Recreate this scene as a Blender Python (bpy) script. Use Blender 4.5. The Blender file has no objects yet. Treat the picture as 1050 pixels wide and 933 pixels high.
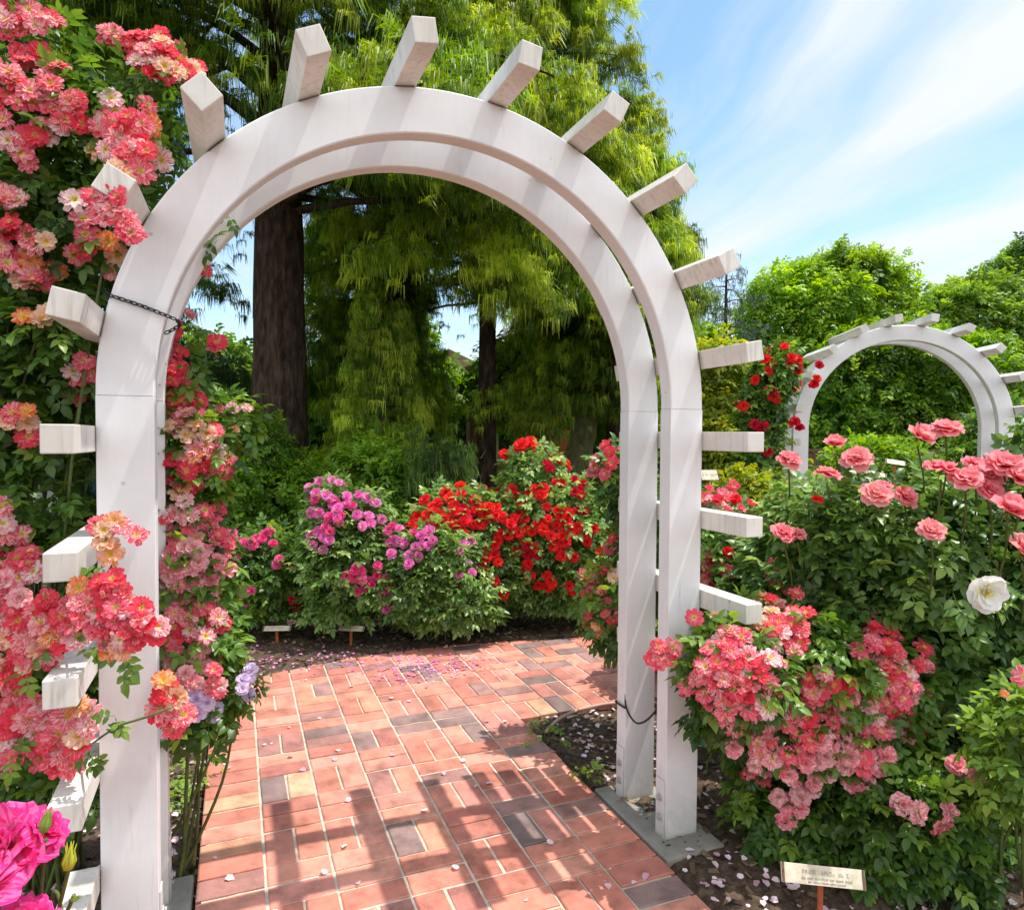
import bpy, bmesh, math, random
import numpy as np
from mathutils import Vector, Matrix

rng = np.random.default_rng(11)
random.seed(5)
sc = bpy.context.scene
COL = sc.collection

# ------------------------------------------------------------------ camera
CAM = np.array([-0.6485, -2.1451, 1.5329]); YAW, PITCH, ROLL, FPX = 0.3843, -0.029, 0.0063, 701.35
cyw, syw = math.cos(YAW), math.sin(YAW)
FW = np.array([syw * math.cos(PITCH), cyw * math.cos(PITCH), math.sin(PITCH)])
_r = np.array([cyw, -syw, 0.0]); _u = np.cross(_r, FW)
RT = _r * math.cos(ROLL) + _u * math.sin(ROLL); UP = -_r * math.sin(ROLL) + _u * math.cos(ROLL)
def P(px, py, Z):
    """world point that lies Z metres ahead of the viewpoint"""
    return CAM + Z * (FW + RT * (px - 525) / FPX + UP * (466.5 - py) / FPX)
def PG(px, py, z=0.0):
    d = FW + RT * (px - 525) / FPX + UP * (466.5 - py) / FPX
    return CAM + d * ((z - CAM[2]) / d[2])
cd = bpy.data.cameras.new('camera'); co = bpy.data.objects.new('camera', cd); COL.objects.link(co)
M = Matrix.Identity(4)
for i in range(3):
    M[i][0], M[i][1], M[i][2], M[i][3] = RT[i], UP[i], -FW[i], CAM[i]
co.matrix_world = M
cd.sensor_fit = 'HORIZONTAL'; cd.sensor_width = 36; cd.lens = 36 * FPX / 1050; cd.clip_end = 2000; cd.clip_start = 0.05
sc.camera = co
sc.cycles.max_bounces = 6; sc.cycles.diffuse_bounces = 3; sc.cycles.glossy_bounces = 2; sc.cycles.transmission_bounces = 3; sc.cycles.transparent_max_bounces = 4
sc.view_settings.view_transform = 'Standard'; sc.view_settings.look = 'None'; sc.view_settings.exposure = 0

# ------------------------------------------------------------------ light
SUN = np.array([0.37, -0.075, 1.0]); SUN /= np.linalg.norm(SUN)
elev = math.asin(SUN[2]); azim = math.atan2(SUN[0], SUN[1])
sl = bpy.data.lights.new('sun', 'SUN'); sl.energy = 5.0; sl.angle = math.radians(0.5); sl.color = (1, 0.955, 0.88)
so = bpy.data.objects.new('sun', sl); COL.objects.link(so)
so.rotation_euler = Vector(SUN).to_track_quat('Z', 'Y').to_euler()
w = bpy.data.worlds.new('World'); sc.world = w; w.use_nodes = True
nt = w.node_tree; nt.nodes.clear()
def N(nt, t, **k):
    n = nt.nodes.new(t)
    for a, b in k.items():
        if a == 'inp':
            for c, d in b.items(): n.inputs[c].default_value = d
        else: setattr(n, a, b)
    return n
def L(nt, a, b): nt.links.new(a, b)
out = N(nt, 'ShaderNodeOutputWorld'); bg = N(nt, 'ShaderNodeBackground'); bg.inputs[1].default_value = 0.15
sky = N(nt, 'ShaderNodeTexSky', sky_type='NISHITA', sun_disc=False, sun_elevation=elev, sun_rotation=azim)
sky.air_density = 1.1; sky.dust_density = 0.3; sky.ozone_density = 1.8
hs = N(nt, 'ShaderNodeHueSaturation', inp={'Hue': 0.495, 'Saturation': 1.1, 'Value': 1.6}); L(nt, sky.outputs[0], hs.inputs['Color'])
tc = N(nt, 'ShaderNodeTexCoord'); sep = N(nt, 'ShaderNodeSeparateXYZ'); L(nt, tc.outputs['Generated'], sep.inputs[0])
zz = N(nt, 'ShaderNodeMath', operation='ADD', inp={1: 0.12}); L(nt, sep.outputs[2], zz.inputs[0])
dx = N(nt, 'ShaderNodeMath', operation='DIVIDE'); dy = N(nt, 'ShaderNodeMath', operation='DIVIDE')
L(nt, sep.outputs[0], dx.inputs[0]); L(nt, zz.outputs[0], dx.inputs[1]); L(nt, sep.outputs[1], dy.inputs[0]); L(nt, zz.outputs[0], dy.inputs[1])
cb = N(nt, 'ShaderNodeCombineXYZ'); L(nt, dx.outputs[0], cb.inputs[0]); L(nt, dy.outputs[0], cb.inputs[1])
def wmath(op, a_, b_=None, c_=None):
    n_ = N(nt, 'ShaderNodeMath', operation=op)
    for i_, v_ in enumerate((a_, b_, c_)):
        if v_ is None: continue
        if isinstance(v_, (int, float)): n_.inputs[i_].default_value = v_
        else: L(nt, v_, n_.inputs[i_])
    return n_.outputs[0]
# high cirrus: long soft streaks that run along one direction, a veil over them, and a wide glow added round the sun as soft fill
px_, py_ = dx.outputs[0], dy.outputs[0]
vc = wmath('SUBTRACT', wmath('MULTIPLY', px_, 0.99), wmath('MULTIPLY', py_, 0.12)); uc = wmath('ADD', wmath('MULTIPLY', px_, 0.12), wmath('MULTIPLY', py_, 0.99))
wob = N(nt, 'ShaderNodeTexNoise', inp={'Scale': 0.9, 'Detail': 3}); L(nt, cb.outputs[0], wob.inputs[0])
vw = wmath('ADD', vc, wmath('MULTIPLY', wmath('SUBTRACT', wob.outputs[0], 0.5), 0.55))
cs = N(nt, 'ShaderNodeCombineXYZ'); L(nt, wmath('MULTIPLY', uc, 0.40), cs.inputs[0]); L(nt, wmath('MULTIPLY', vw, 2.2), cs.inputs[1])
n1 = N(nt, 'ShaderNodeTexNoise', inp={'Scale': 1.3, 'Detail': 6, 'Roughness': 0.55, 'Distortion': 0.35}); L(nt, cs.outputs[0], n1.inputs[0])
n2 = N(nt, 'ShaderNodeTexNoise', inp={'Scale': 0.8, 'Detail': 5, 'Roughness': 0.55}); L(nt, cb.outputs[0], n2.inputs[0])
def band(v0, wd_, amp): 
    q_ = wmath('DIVIDE', wmath('SUBTRACT', vw, v0), wd_); return wmath('MULTIPLY', wmath('EXPONENT', wmath('MULTIPLY', wmath('MULTIPLY', q_, q_), -1.0)), amp)
den = wmath('ADD', wmath('MULTIPLY', n1.outputs[0], 0.75), wmath('MULTIPLY', n2.outputs[0], 0.35))
for v0, wd_, amp in ((1.33, 0.13, 0.30), (1.02, 0.14, 0.16), (2.1, 0.45, 0.22)): den = wmath('ADD', den, band(v0, wd_, amp))
rp = N(nt, 'ShaderNodeValToRGB'); rp.color_ramp.elements[0].position = 0.50; rp.color_ramp.elements[1].position = 0.82
rp.color_ramp.elements[0].color = (0.05, 0.05, 0.05, 1); rp.color_ramp.elements[1].color = (0.93, 0.93, 0.93, 1)
L(nt, den, rp.inputs[0])
mx = N(nt, 'ShaderNodeMixRGB'); L(nt, rp.outputs[0], mx.inputs[0]); L(nt, hs.outputs[0], mx.inputs[1]); mx.inputs[2].default_value = (6.5, 6.7, 6.95, 1)
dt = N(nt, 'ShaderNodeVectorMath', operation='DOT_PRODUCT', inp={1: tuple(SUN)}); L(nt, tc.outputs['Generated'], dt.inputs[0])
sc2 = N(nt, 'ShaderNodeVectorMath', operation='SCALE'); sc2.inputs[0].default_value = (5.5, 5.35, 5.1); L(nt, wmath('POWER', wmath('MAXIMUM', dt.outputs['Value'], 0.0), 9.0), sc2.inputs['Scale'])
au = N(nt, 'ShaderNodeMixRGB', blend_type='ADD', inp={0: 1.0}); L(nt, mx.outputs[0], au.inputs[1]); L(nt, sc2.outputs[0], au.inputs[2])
# unseen bright bank added to the sky behind the viewer as front fill
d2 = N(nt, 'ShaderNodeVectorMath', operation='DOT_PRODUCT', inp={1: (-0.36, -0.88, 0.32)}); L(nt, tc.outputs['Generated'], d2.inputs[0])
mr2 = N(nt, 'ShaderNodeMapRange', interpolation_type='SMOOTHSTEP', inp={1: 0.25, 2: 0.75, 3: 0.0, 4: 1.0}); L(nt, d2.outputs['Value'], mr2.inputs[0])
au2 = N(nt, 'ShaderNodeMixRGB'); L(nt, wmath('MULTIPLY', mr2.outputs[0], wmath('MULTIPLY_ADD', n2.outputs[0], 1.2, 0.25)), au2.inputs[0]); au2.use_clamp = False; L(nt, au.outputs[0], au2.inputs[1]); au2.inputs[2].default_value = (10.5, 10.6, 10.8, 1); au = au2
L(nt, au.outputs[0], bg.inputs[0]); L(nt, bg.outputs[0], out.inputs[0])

# ------------------------------------------------------------------ tagging helpers
def tag(o, label=None, cat=None, group=None, kind=None):
    if label: o['label'] = label
    if cat: o['category'] = cat
    if group: o['group'] = group
    if kind: o['kind'] = kind
    return o
def empty(name, loc=(0, 0, 0), rz=0):
    o = bpy.data.objects.new(name, None); COL.objects.link(o); o.location = tuple(map(float, loc)); o.rotation_euler = (0, 0, rz)
    o.empty_display_size = 0.1
    return o
def link(name, me, parent=None, loc=None):
    """loc in world axes (parents made here are only moved and turned about z)"""
    o = bpy.data.objects.new(name, me); COL.objects.link(o)
    if parent is not None: o.parent = parent
    if loc is not None: o.location = loc
    return o

# ------------------------------------------------------------------ materials
def mat(name):
    m = bpy.data.materials.new(name); m.use_nodes = True; t = m.node_tree; t.nodes.clear()
    o = N(t, 'ShaderNodeOutputMaterial'); b = N(t, 'ShaderNodeBsdfPrincipled'); L(t, b.outputs[0], o.inputs[0])
    return m, t, b, o
def ramp(t, cols, fac=None, interp='LINEAR'):
    r = N(t, 'ShaderNodeValToRGB'); cr = r.color_ramp; cr.interpolation = interp
    while len(cr.elements) < len(cols): cr.elements.new(0.5)
    for e, (p, c) in zip(cr.elements, cols): e.position = p; e.color = (*c, 1)
    if fac is not None: L(t, fac, r.inputs[0])
    return r
def noisy(name, cols, scale=5, rough=0.8, bump=0.3, bscale=40, detail=6, dist=0.01, stretch=None, spec=0.3):
    m, t, b, o = mat(name)
    tcn = N(t, 'ShaderNodeTexCoord'); src = tcn.outputs['Object']
    if stretch:
        mpn = N(t, 'ShaderNodeMapping'); mpn.inputs['Scale'].default_value = stretch; L(t, src, mpn.inputs[0]); src = mpn.outputs[0]
    n = N(t, 'ShaderNodeTexNoise', inp={'Scale': scale, 'Detail': detail, 'Roughness': 0.6}); L(t, src, n.inputs[0])
    r = ramp(t, cols, n.outputs[0]); L(t, r.outputs[0], b.inputs['Base Color'])
    nb = N(t, 'ShaderNodeTexNoise', inp={'Scale': bscale, 'Detail': 5, 'Roughness': 0.65}); L(t, src, nb.inputs[0])
    bu = N(t, 'ShaderNodeBump', inp={'Strength': bump, 'Distance': dist}); L(t, nb.outputs[0], bu.inputs['Height']); L(t, bu.outputs[0], b.inputs['Normal'])
    b.inputs['Roughness'].default_value = rough; b.inputs['Specular IOR Level'].default_value = spec
    return m
# painted timber with weather streaks and a faint green-grey bloom
def paint_mat(name='white_paint', stain=.7, base=((0.74, 0.745, 0.75), (0.85, 0.855, 0.86))):
    m, t, b, o = mat(name)
    g = N(t, 'ShaderNodeNewGeometry')
    n = N(t, 'ShaderNodeTexNoise', inp={'Scale': 3.2, 'Detail': 8, 'Roughness': 0.62}); L(t, g.outputs['Position'], n.inputs[0])
    r1 = ramp(t, [(0.3, base[0]), (0.62, base[1])], n.outputs[0])
    mpn = N(t, 'ShaderNodeMapping'); mpn.inputs['Scale'].default_value = (60, 60, 5); L(t, g.outputs['Position'], mpn.inputs[0])
    n2_ = N(t, 'ShaderNodeTexNoise', inp={'Scale': 1.0, 'Detail': 4, 'Roughness': 0.6}); L(t, mpn.outputs[0], n2_.inputs[0])
    r2 = ramp(t, [(0.56 if stain < .9 else .50, (0, 0, 0)), (0.78 if stain < .9 else .74, (.8, .8, .8))], n2_.outputs[0])
    n3 = N(t, 'ShaderNodeTexNoise', inp={'Scale': 6, 'Detail': 3}); L(t, g.outputs['Position'], n3.inputs[0])
    r3 = ramp(t, [(0.42 if stain < .9 else .25, (0, 0, 0)), (0.7 if stain < .9 else .5, (stain,) * 3)], n3.outputs[0])
    mu = N(t, 'ShaderNodeMixRGB', blend_type='MULTIPLY', inp={0: 1.0}); L(t, r2.outputs[0], mu.inputs[1]); L(t, r3.outputs[0], mu.inputs[2])
    mxx = N(t, 'ShaderNodeMixRGB'); L(t, mu.outputs[0], mxx.inputs[0]); L(t, r1.outputs[0], mxx.inputs[1]); mxx.inputs[2].default_value = (0.44, 0.42, 0.35, 1)
    # darkens in the corners where timbers meet
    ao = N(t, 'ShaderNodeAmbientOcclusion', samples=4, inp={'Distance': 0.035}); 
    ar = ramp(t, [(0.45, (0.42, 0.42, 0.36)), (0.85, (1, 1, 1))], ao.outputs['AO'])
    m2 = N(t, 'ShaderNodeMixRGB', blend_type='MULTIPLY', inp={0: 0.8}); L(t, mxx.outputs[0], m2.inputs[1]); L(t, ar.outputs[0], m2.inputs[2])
    sz_ = N(t, 'ShaderNodeSeparateXYZ'); L(t, g.outputs['Position'], sz_.inputs[0])
    ft = N(t, 'ShaderNodeMapRange', inp={1: 0.0, 2: 0.28, 3: 1.0, 4: 0.0}); L(t, sz_.outputs[2], ft.inputs[0])
    n5 = N(t, 'ShaderNodeTexNoise', inp={'Scale': 22, 'Detail': 6, 'Roughness': 0.7}); L(t, g.outputs['Position'], n5.inputs[0])
    fm = N(t, 'ShaderNodeMath', operation='MULTIPLY'); L(t, ft.outputs[0], fm.inputs[0]); L(t, n5.outputs[0], fm.inputs[1])
    # chips and scuffs
    n6 = N(t, 'ShaderNodeTexVoronoi', feature='F1', inp={'Scale': 9.0, 'Randomness': 1.0}); L(t, g.outputs['Position'], n6.inputs[0])
    c6 = ramp(t, [(0.035, (1, 1, 1)), (0.06, (0, 0, 0))], n6.outputs['Distance'])
    fa = N(t, 'ShaderNodeMath', operation='MAXIMUM'); L(t, fm.outputs[0], fa.inputs[0]); c7 = N(t, 'ShaderNodeMath', operation='MULTIPLY', inp={1: 0.4}); L(t, c6.outputs[0], c7.inputs[0]); L(t, c7.outputs[0], fa.inputs[1])
    m4 = N(t, 'ShaderNodeMixRGB'); L(t, fa.outputs[0], m4.inputs[0]); L(t, m2.outputs[0], m4.inputs[1]); m4.inputs[2].default_value = (0.30, 0.27, 0.21, 1)
    L(t, m4.outputs[0], b.inputs['Base Color'])
    bu = N(t, 'ShaderNodeBump', inp={'Strength': 0.25, 'Distance': 0.002}); L(t, n2_.outputs[0], bu.inputs['Height']); L(t, bu.outputs[0], b.inputs['Normal'])
    b.inputs['Roughness'].default_value = 0.42
    return m
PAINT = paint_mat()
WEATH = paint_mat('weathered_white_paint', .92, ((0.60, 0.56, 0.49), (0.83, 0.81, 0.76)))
METAL = noisy('galvanised_metal', [(0.3, (0.3, 0.3, 0.3)), (0.7, (0.55, 0.55, 0.56))], 30, 0.45, 0.1)
RUST = noisy('rusty_metal', [(0.3, (0.10, 0.055, 0.035)), (0.7, (0.22, 0.13, 0.09))], 60, 0.7, 0.3)
BLACKM = noisy('black_steel', [(0.3, (0.012, 0.012, 0.014)), (0.7, (0.04, 0.04, 0.045))], 40, 0.45, 0.2)
RUBBER = noisy('black_rubber', [(0.3, (0.012, 0.012, 0.012)), (0.7, (0.03, 0.03, 0.03))], 20, 0.6, 0.1)
CONC = noisy('concrete', [(0.25, (0.17, 0.16, 0.135)), (0.75, (0.38, 0.36, 0.31))], 7, 0.9, 0.5, 60, dist=0.004)
HOSE = noisy('tan_hose', [(0.3, (0.42, 0.27, 0.2)), (0.7, (0.6, 0.42, 0.33))], 9, 0.6, 0.1)
STAKE = noisy('rusty_stake', [(0.3, (0.32, 0.07, 0.025)), (0.7, (0.5, 0.13, 0.045))], 30, 0.7, 0.3)
PLATE = noisy('aged_label_plate', [(0.3, (0.46, 0.40, 0.28)), (0.55, (0.66, 0.6, 0.46)), (0.75, (0.75, 0.71, 0.6))], 25, 0.6, 0.1)
INK = noisy('faded_ink', [(0.35, (0.24, 0.21, 0.18)), (0.6, (0.48, 0.43, 0.34))], 30, 0.8, 0.0)
BARK = noisy('bark', [(0.32, (0.018, 0.011, 0.008)), (0.5, (0.065, 0.04, 0.028)), (0.72, (0.15, 0.10, 0.07))], 5, 0.95, 1.0, 6, dist=0.12, stretch=(3.2, 3.2, 0.8), detail=9)
PALEBARK = noisy('pale_bark', [(0.3, (0.13, 0.12, 0.05)), (0.6, (0.30, 0.27, 0.14)), (0.8, (0.42, 0.38, 0.24))], 5, 0.95, 0.8, 9, dist=0.03, stretch=(3, 3, 0.35))
CANE = noisy('green_cane', [(0.3, (0.05, 0.075, 0.02)), (0.6, (0.12, 0.15, 0.04)), (0.75, (0.16, 0.11, 0.06))], 14, 0.6, 0.2)

def leaf_mat(name, dark, mid, light, rough=0.45, trans=0.35, tcol=None, spec=0.4):
    """tint.r random per leaf, tint.g position in the leaf, tint.b how exposed the leaf is"""
    m, t, b, o = mat(name)
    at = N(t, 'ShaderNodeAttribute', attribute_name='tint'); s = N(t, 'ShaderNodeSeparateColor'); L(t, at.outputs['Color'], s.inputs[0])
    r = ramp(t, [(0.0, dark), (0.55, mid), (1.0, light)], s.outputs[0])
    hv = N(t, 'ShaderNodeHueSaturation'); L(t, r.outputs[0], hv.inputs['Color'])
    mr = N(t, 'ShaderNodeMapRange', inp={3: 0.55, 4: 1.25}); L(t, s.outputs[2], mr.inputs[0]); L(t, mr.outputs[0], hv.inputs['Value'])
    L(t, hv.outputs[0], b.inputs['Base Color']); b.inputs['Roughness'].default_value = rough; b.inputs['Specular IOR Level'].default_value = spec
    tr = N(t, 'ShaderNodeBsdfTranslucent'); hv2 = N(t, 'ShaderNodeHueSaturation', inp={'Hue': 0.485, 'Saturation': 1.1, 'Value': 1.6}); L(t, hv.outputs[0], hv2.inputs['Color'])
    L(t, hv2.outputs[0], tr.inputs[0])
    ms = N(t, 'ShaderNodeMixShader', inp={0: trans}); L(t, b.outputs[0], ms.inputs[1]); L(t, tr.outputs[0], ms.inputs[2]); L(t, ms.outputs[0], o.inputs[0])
    return m
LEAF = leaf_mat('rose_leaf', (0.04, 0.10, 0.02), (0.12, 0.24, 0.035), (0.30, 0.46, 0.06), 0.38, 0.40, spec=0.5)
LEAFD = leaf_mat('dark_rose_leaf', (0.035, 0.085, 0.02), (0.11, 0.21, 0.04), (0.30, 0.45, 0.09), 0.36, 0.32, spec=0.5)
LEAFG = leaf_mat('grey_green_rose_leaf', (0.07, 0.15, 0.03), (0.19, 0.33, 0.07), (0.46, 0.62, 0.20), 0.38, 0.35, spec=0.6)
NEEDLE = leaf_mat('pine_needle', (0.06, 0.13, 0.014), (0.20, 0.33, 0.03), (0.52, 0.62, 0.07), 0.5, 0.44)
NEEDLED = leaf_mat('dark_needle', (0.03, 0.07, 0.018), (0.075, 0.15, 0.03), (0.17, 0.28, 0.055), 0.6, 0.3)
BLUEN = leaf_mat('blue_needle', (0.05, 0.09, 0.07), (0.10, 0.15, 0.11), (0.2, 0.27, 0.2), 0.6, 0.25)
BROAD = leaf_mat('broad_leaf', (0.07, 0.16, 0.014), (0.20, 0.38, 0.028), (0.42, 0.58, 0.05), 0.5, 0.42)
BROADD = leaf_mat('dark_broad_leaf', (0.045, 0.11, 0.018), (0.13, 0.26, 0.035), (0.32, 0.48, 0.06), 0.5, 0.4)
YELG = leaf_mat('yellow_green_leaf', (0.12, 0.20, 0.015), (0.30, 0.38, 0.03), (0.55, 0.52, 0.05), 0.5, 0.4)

# petals: UV.x across the petal (each petal shifted), UV.y from the heart to the rim
def petal_mat(name, heart, mid, rim, stripe=None, samt=0.0, rim2=None, trans=0.42, hpos=0.26):
    m, t, b, o = mat(name)
    uv = N(t, 'ShaderNodeUVMap', uv_map='petal'); s = N(t, 'ShaderNodeSeparateXYZ'); L(t, uv.outputs[0], s.inputs[0])
    oi = N(t, 'ShaderNodeObjectInfo')
    r = ramp(t, [(0.06, heart), (hpos, tuple((a + c) / 2 for a, c in zip(heart, mid))), (hpos + 0.2, mid), (1.0, rim)], s.outputs[1])
    col = r.outputs[0]
    if rim2:
        rb = ramp(t, [(0.06, heart), (hpos, tuple((a + c) / 2 for a, c in zip(heart, mid))), (hpos + 0.2, tuple((a + c) / 2 for a, c in zip(rim2, mid))), (1.0, rim2)], s.outputs[1])
        mm = N(t, 'ShaderNodeMixRGB'); L(t, oi.outputs['Random'], mm.inputs[0]); L(t, col, mm.inputs[1]); L(t, rb.outputs[0], mm.inputs[2]); col = mm.outputs[0]
    if stripe:
        mpn = N(t, 'ShaderNodeMapping'); mpn.inputs['Scale'].default_value = (6.5, 1.0, 1); L(t, uv.outputs[0], mpn.inputs[0])
        cx = N(t, 'ShaderNodeCombineXYZ'); L(t, oi.outputs['Random'], cx.inputs[2])
        sc_ = N(t, 'ShaderNodeVectorMath', operation='MULTIPLY_ADD', inp={1: (0, 0, 30)}); L(t, cx.outputs[0], sc_.inputs[0]); L(t, mpn.outputs[0], sc_.inputs[2])
        n = N(t, 'ShaderNodeTexNoise', inp={'Scale': 1.0, 'Detail': 3, 'Roughness': 0.55, 'Distortion': 0.3}); L(t, sc_.outputs[0], n.inputs[0])
        ad_ = N(t, 'ShaderNodeMath', operation='MULTIPLY_ADD', inp={1: 0.22}); L(t, oi.outputs['Random'], ad_.inputs[0]); L(t, n.outputs[0], ad_.inputs[2])
        rr = ramp(t, [(0.62 - samt * 0.10, (0, 0, 0)), (0.68 - samt * 0.10, (1, 1, 1))], ad_.outputs[0])
        vr = ramp(t, [(0.22, (0, 0, 0)), (0.42, (0.8, 0.8, 0.8))], s.outputs[1])
        mu = N(t, 'ShaderNodeMixRGB', blend_type='MULTIPLY', inp={0: 1.0}); L(t, rr.outputs[0], mu.inputs[1]); L(t, vr.outputs[0], mu.inputs[2])
        mm = N(t, 'ShaderNodeMixRGB'); L(t, mu.outputs[0], mm.inputs[0]); L(t, col, mm.inputs[1]); mm.inputs[2].default_value = (*stripe, 1); col = mm.outputs[0]
    mv = N(t, 'ShaderNodeMapping'); mv.inputs['Scale'].default_value = (26, 2.2, 1); L(t, uv.outputs[0], mv.inputs[0])
    nv_ = N(t, 'ShaderNodeTexNoise', inp={'Scale': 1.0, 'Detail': 3, 'Roughness': 0.6}); L(t, mv.outputs[0], nv_.inputs[0])
    vv = ramp(t, [(0.3, (0.92, 0.86, 0.88)), (0.7, (1.06, 1.2, 1.18))], nv_.outputs[0]); vm = N(t, 'ShaderNodeMixRGB', blend_type='MULTIPLY', inp={0: 1.0}); L(t, col, vm.inputs[1]); L(t, vv.outputs[0], vm.inputs[2]); col = vm.outputs[0]
    bu = N(t, 'ShaderNodeBump', inp={'Strength': 0.35, 'Distance': 0.002}); L(t, nv_.outputs[0], bu.inputs['Height']); L(t, bu.outputs[0], b.inputs['Normal'])
    L(t, col, b.inputs['Base Color']); b.inputs['Roughness'].default_value = 0.6; b.inputs['Specular IOR Level'].default_value = 0.2
    tr = N(t, 'ShaderNodeBsdfTranslucent'); L(t, col, tr.inputs[0])
    ms = N(t, 'ShaderNodeMixShader', inp={0: trans}); L(t, b.outputs[0], ms.inputs[1]); L(t, tr.outputs[0], ms.inputs[2]); L(t, ms.outputs[0], o.inputs[0])
    return m
PM = dict(
 striped=petal_mat('striped_petal', (0.98, 0.66, 0.10), (0.99, 0.78, 0.66), (0.99, 0.46, 0.55), (0.95, 0.015, 0.07), 1.0, (0.98, 0.20, 0.30)),
 pale=petal_mat('pale_striped_petal', (0.98, 0.72, 0.16), (0.99, 0.93, 0.86), (0.99, 0.68, 0.71), (0.96, 0.05, 0.14), 0.8, (0.99, 0.42, 0.48)),
 orange=petal_mat('flame_petal', (0.98, 0.70, 0.06), (0.97, 0.46, 0.08), (0.95, 0.13, 0.05), (0.98, 0.76, 0.60), 0.8, (0.96, 0.30, 0.12)),
 pink=petal_mat('soft_pink_petal', (0.98, 0.84, 0.60), (0.99, 0.74, 0.70), (0.99, 0.44, 0.48), (0.96, 0.16, 0.26), 0.35, (0.99, 0.74, 0.72)),
 coral=petal_mat('coral_petal', (0.97, 0.09, 0.13), (0.98, 0.18, 0.24), (0.99, 0.34, 0.42), None, 0, (0.99, 0.48, 0.46)),
 magenta=petal_mat('magenta_petal', (0.80, 0.08, 0.12), (0.88, 0.04, 0.22), (0.95, 0.07, 0.40), (0.96, 0.22, 0.52), 0.1, (0.93, 0.05, 0.32)),
 lilac=petal_mat('lilac_petal', (0.95, 0.70, 0.60), (0.95, 0.16, 0.52), (0.96, 0.24, 0.66), None, 0, (0.96, 0.38, 0.66)),
 lavender=petal_mat('lavender_petal', (0.90, 0.80, 0.80), (0.82, 0.62, 0.86), (0.86, 0.68, 0.92), None, 0, (0.90, 0.76, 0.92)),
 red=petal_mat('red_petal', (0.80, 0.02, 0.01), (0.93, 0.022, 0.014), (0.96, 0.055, 0.03), None, 0, (0.92, 0.03, 0.05)),
 crimson=petal_mat('crimson_petal', (0.50, 0.01, 0.02), (0.70, 0.012, 0.03), (0.82, 0.02, 0.05), None, 0, (0.66, 0.01, 0.06)),
 hotpink=petal_mat('hot_pink_petal', (0.86, 0.10, 0.14), (0.92, 0.05, 0.22), (0.93, 0.12, 0.38), None, 0, (0.93, 0.22, 0.48)),
 white=petal_mat('white_petal', (0.93, 0.84, 0.34), (0.95, 0.93, 0.86), (0.95, 0.88, 0.87), None, 0, None),
)
STAMEN = noisy('stamen', [(0.3, (0.75, 0.42, 0.03)), (0.7, (0.92, 0.68, 0.08))], 80, 0.8, 0.0)
SEPAL = noisy('sepal', [(0.3, (0.08, 0.15, 0.02)), (0.7, (0.26, 0.34, 0.04))], 30, 0.6, 0.1)

# ------------------------------------------------------------------ mesh tools
def mesh_np(name, V, loops, sizes, mats, tint=None, smooth=False, mi=None, uv=None):
    me = bpy.data.meshes.new(name)
    V = np.asarray(V, np.float32); loops = np.asarray(loops, np.int32); sizes = np.asarray(sizes, np.int32)
    me.vertices.add(len(V)); me.vertices.foreach_set('co', V.ravel())
    me.loops.add(len(loops)); me.loops.foreach_set('vertex_index', loops)
    me.polygons.add(len(sizes)); st = np.concatenate([[0], np.cumsum(sizes)[:-1]]).astype(np.int32)
    me.polygons.foreach_set('loop_start', st)
    for m in (mats if isinstance(mats, (list, tuple)) else [mats]): me.materials.append(m)
    if mi is not None: me.polygons.foreach_set('material_index', np.asarray(mi, np.int32))
    if smooth: me.polygons.foreach_set('use_smooth', np.ones(len(sizes), bool))
    if tint is not None:
        a = me.attributes.new('tint', 'FLOAT_COLOR', 'POINT'); a.data.foreach_set('color', np.asarray(tint, np.float32).ravel())
    if uv is not None:
        u = me.uv_layers.new(name='petal'); u.data.foreach_set('uv', np.asarray(uv, np.float32)[loops].ravel())
    me.update(calc_edges=True); me.validate()
    return me
class T:      # a small template: vertices, faces, a 0..1 value per vertex
    def __init__(s): s.V = []; s.F = []; s.g = []
    def add(s, V, F, g=0.5):
        k = len(s.V); s.V += [tuple(v) for v in V]; s.F += [[i + k for i in f] for f in F]
        s.g += list(g) if hasattr(g, '__len__') else [g] * len(V)
    def arr(s): return np.array(s.V, float), np.array([i for f in s.F for i in f]), np.array([len(f) for f in s.F]), np.array(s.g)
def scatter(name, tmpls, pos, R, scale, rnd, expo, material, parent=None, smooth=False):
    """joins many turned and scaled copies of the templates into one mesh"""
    pos = np.asarray(pos); n = len(pos); which = rng.integers(0, len(tmpls), n); VV, LL, SS, TT = [], [], [], []; off = 0
    base = pos.mean(0) * 0
    for k, tp in enumerate(tmpls):
        V, lo, sz, g = tp.arr(); idx = np.where(which == k)[0]
        if len(idx) == 0: continue
        W = np.einsum('nij,vj->nvi', R[idx], V) * scale[idx][:, None, None] + pos[idx][:, None, :]
        VV.append(W.reshape(-1, 3)); LL.append((lo[None, :] + (np.arange(len(idx)) * len(V))[:, None] + off).ravel()); SS.append(np.tile(sz, len(idx)))
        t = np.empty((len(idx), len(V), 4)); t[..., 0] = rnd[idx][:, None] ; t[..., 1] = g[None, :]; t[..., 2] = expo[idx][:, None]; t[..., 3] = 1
        TT.append(t.reshape(-1, 4)); off += len(idx) * len(V)
    me = mesh_np(name, np.concatenate(VV), np.concatenate(LL), np.concatenate(SS), material, np.concatenate(TT), smooth)
    return link(name, me, parent)
def frames(fwd, up, spin=0.0):
    """matrices whose Y runs along fwd and Z is close to up"""
    y = fwd / (np.linalg.norm(fwd, axis=1, keepdims=True) + 1e-9)
    x = np.cross(y, up); x /= (np.linalg.norm(x, axis=1, keepdims=True) + 1e-9); z = np.cross(x, y)
    return np.stack([x, y, z], axis=2)
def unit(n):
    v = rng.normal(size=(n, 3)); return v / np.linalg.norm(v, axis=1, keepdims=True)
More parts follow.
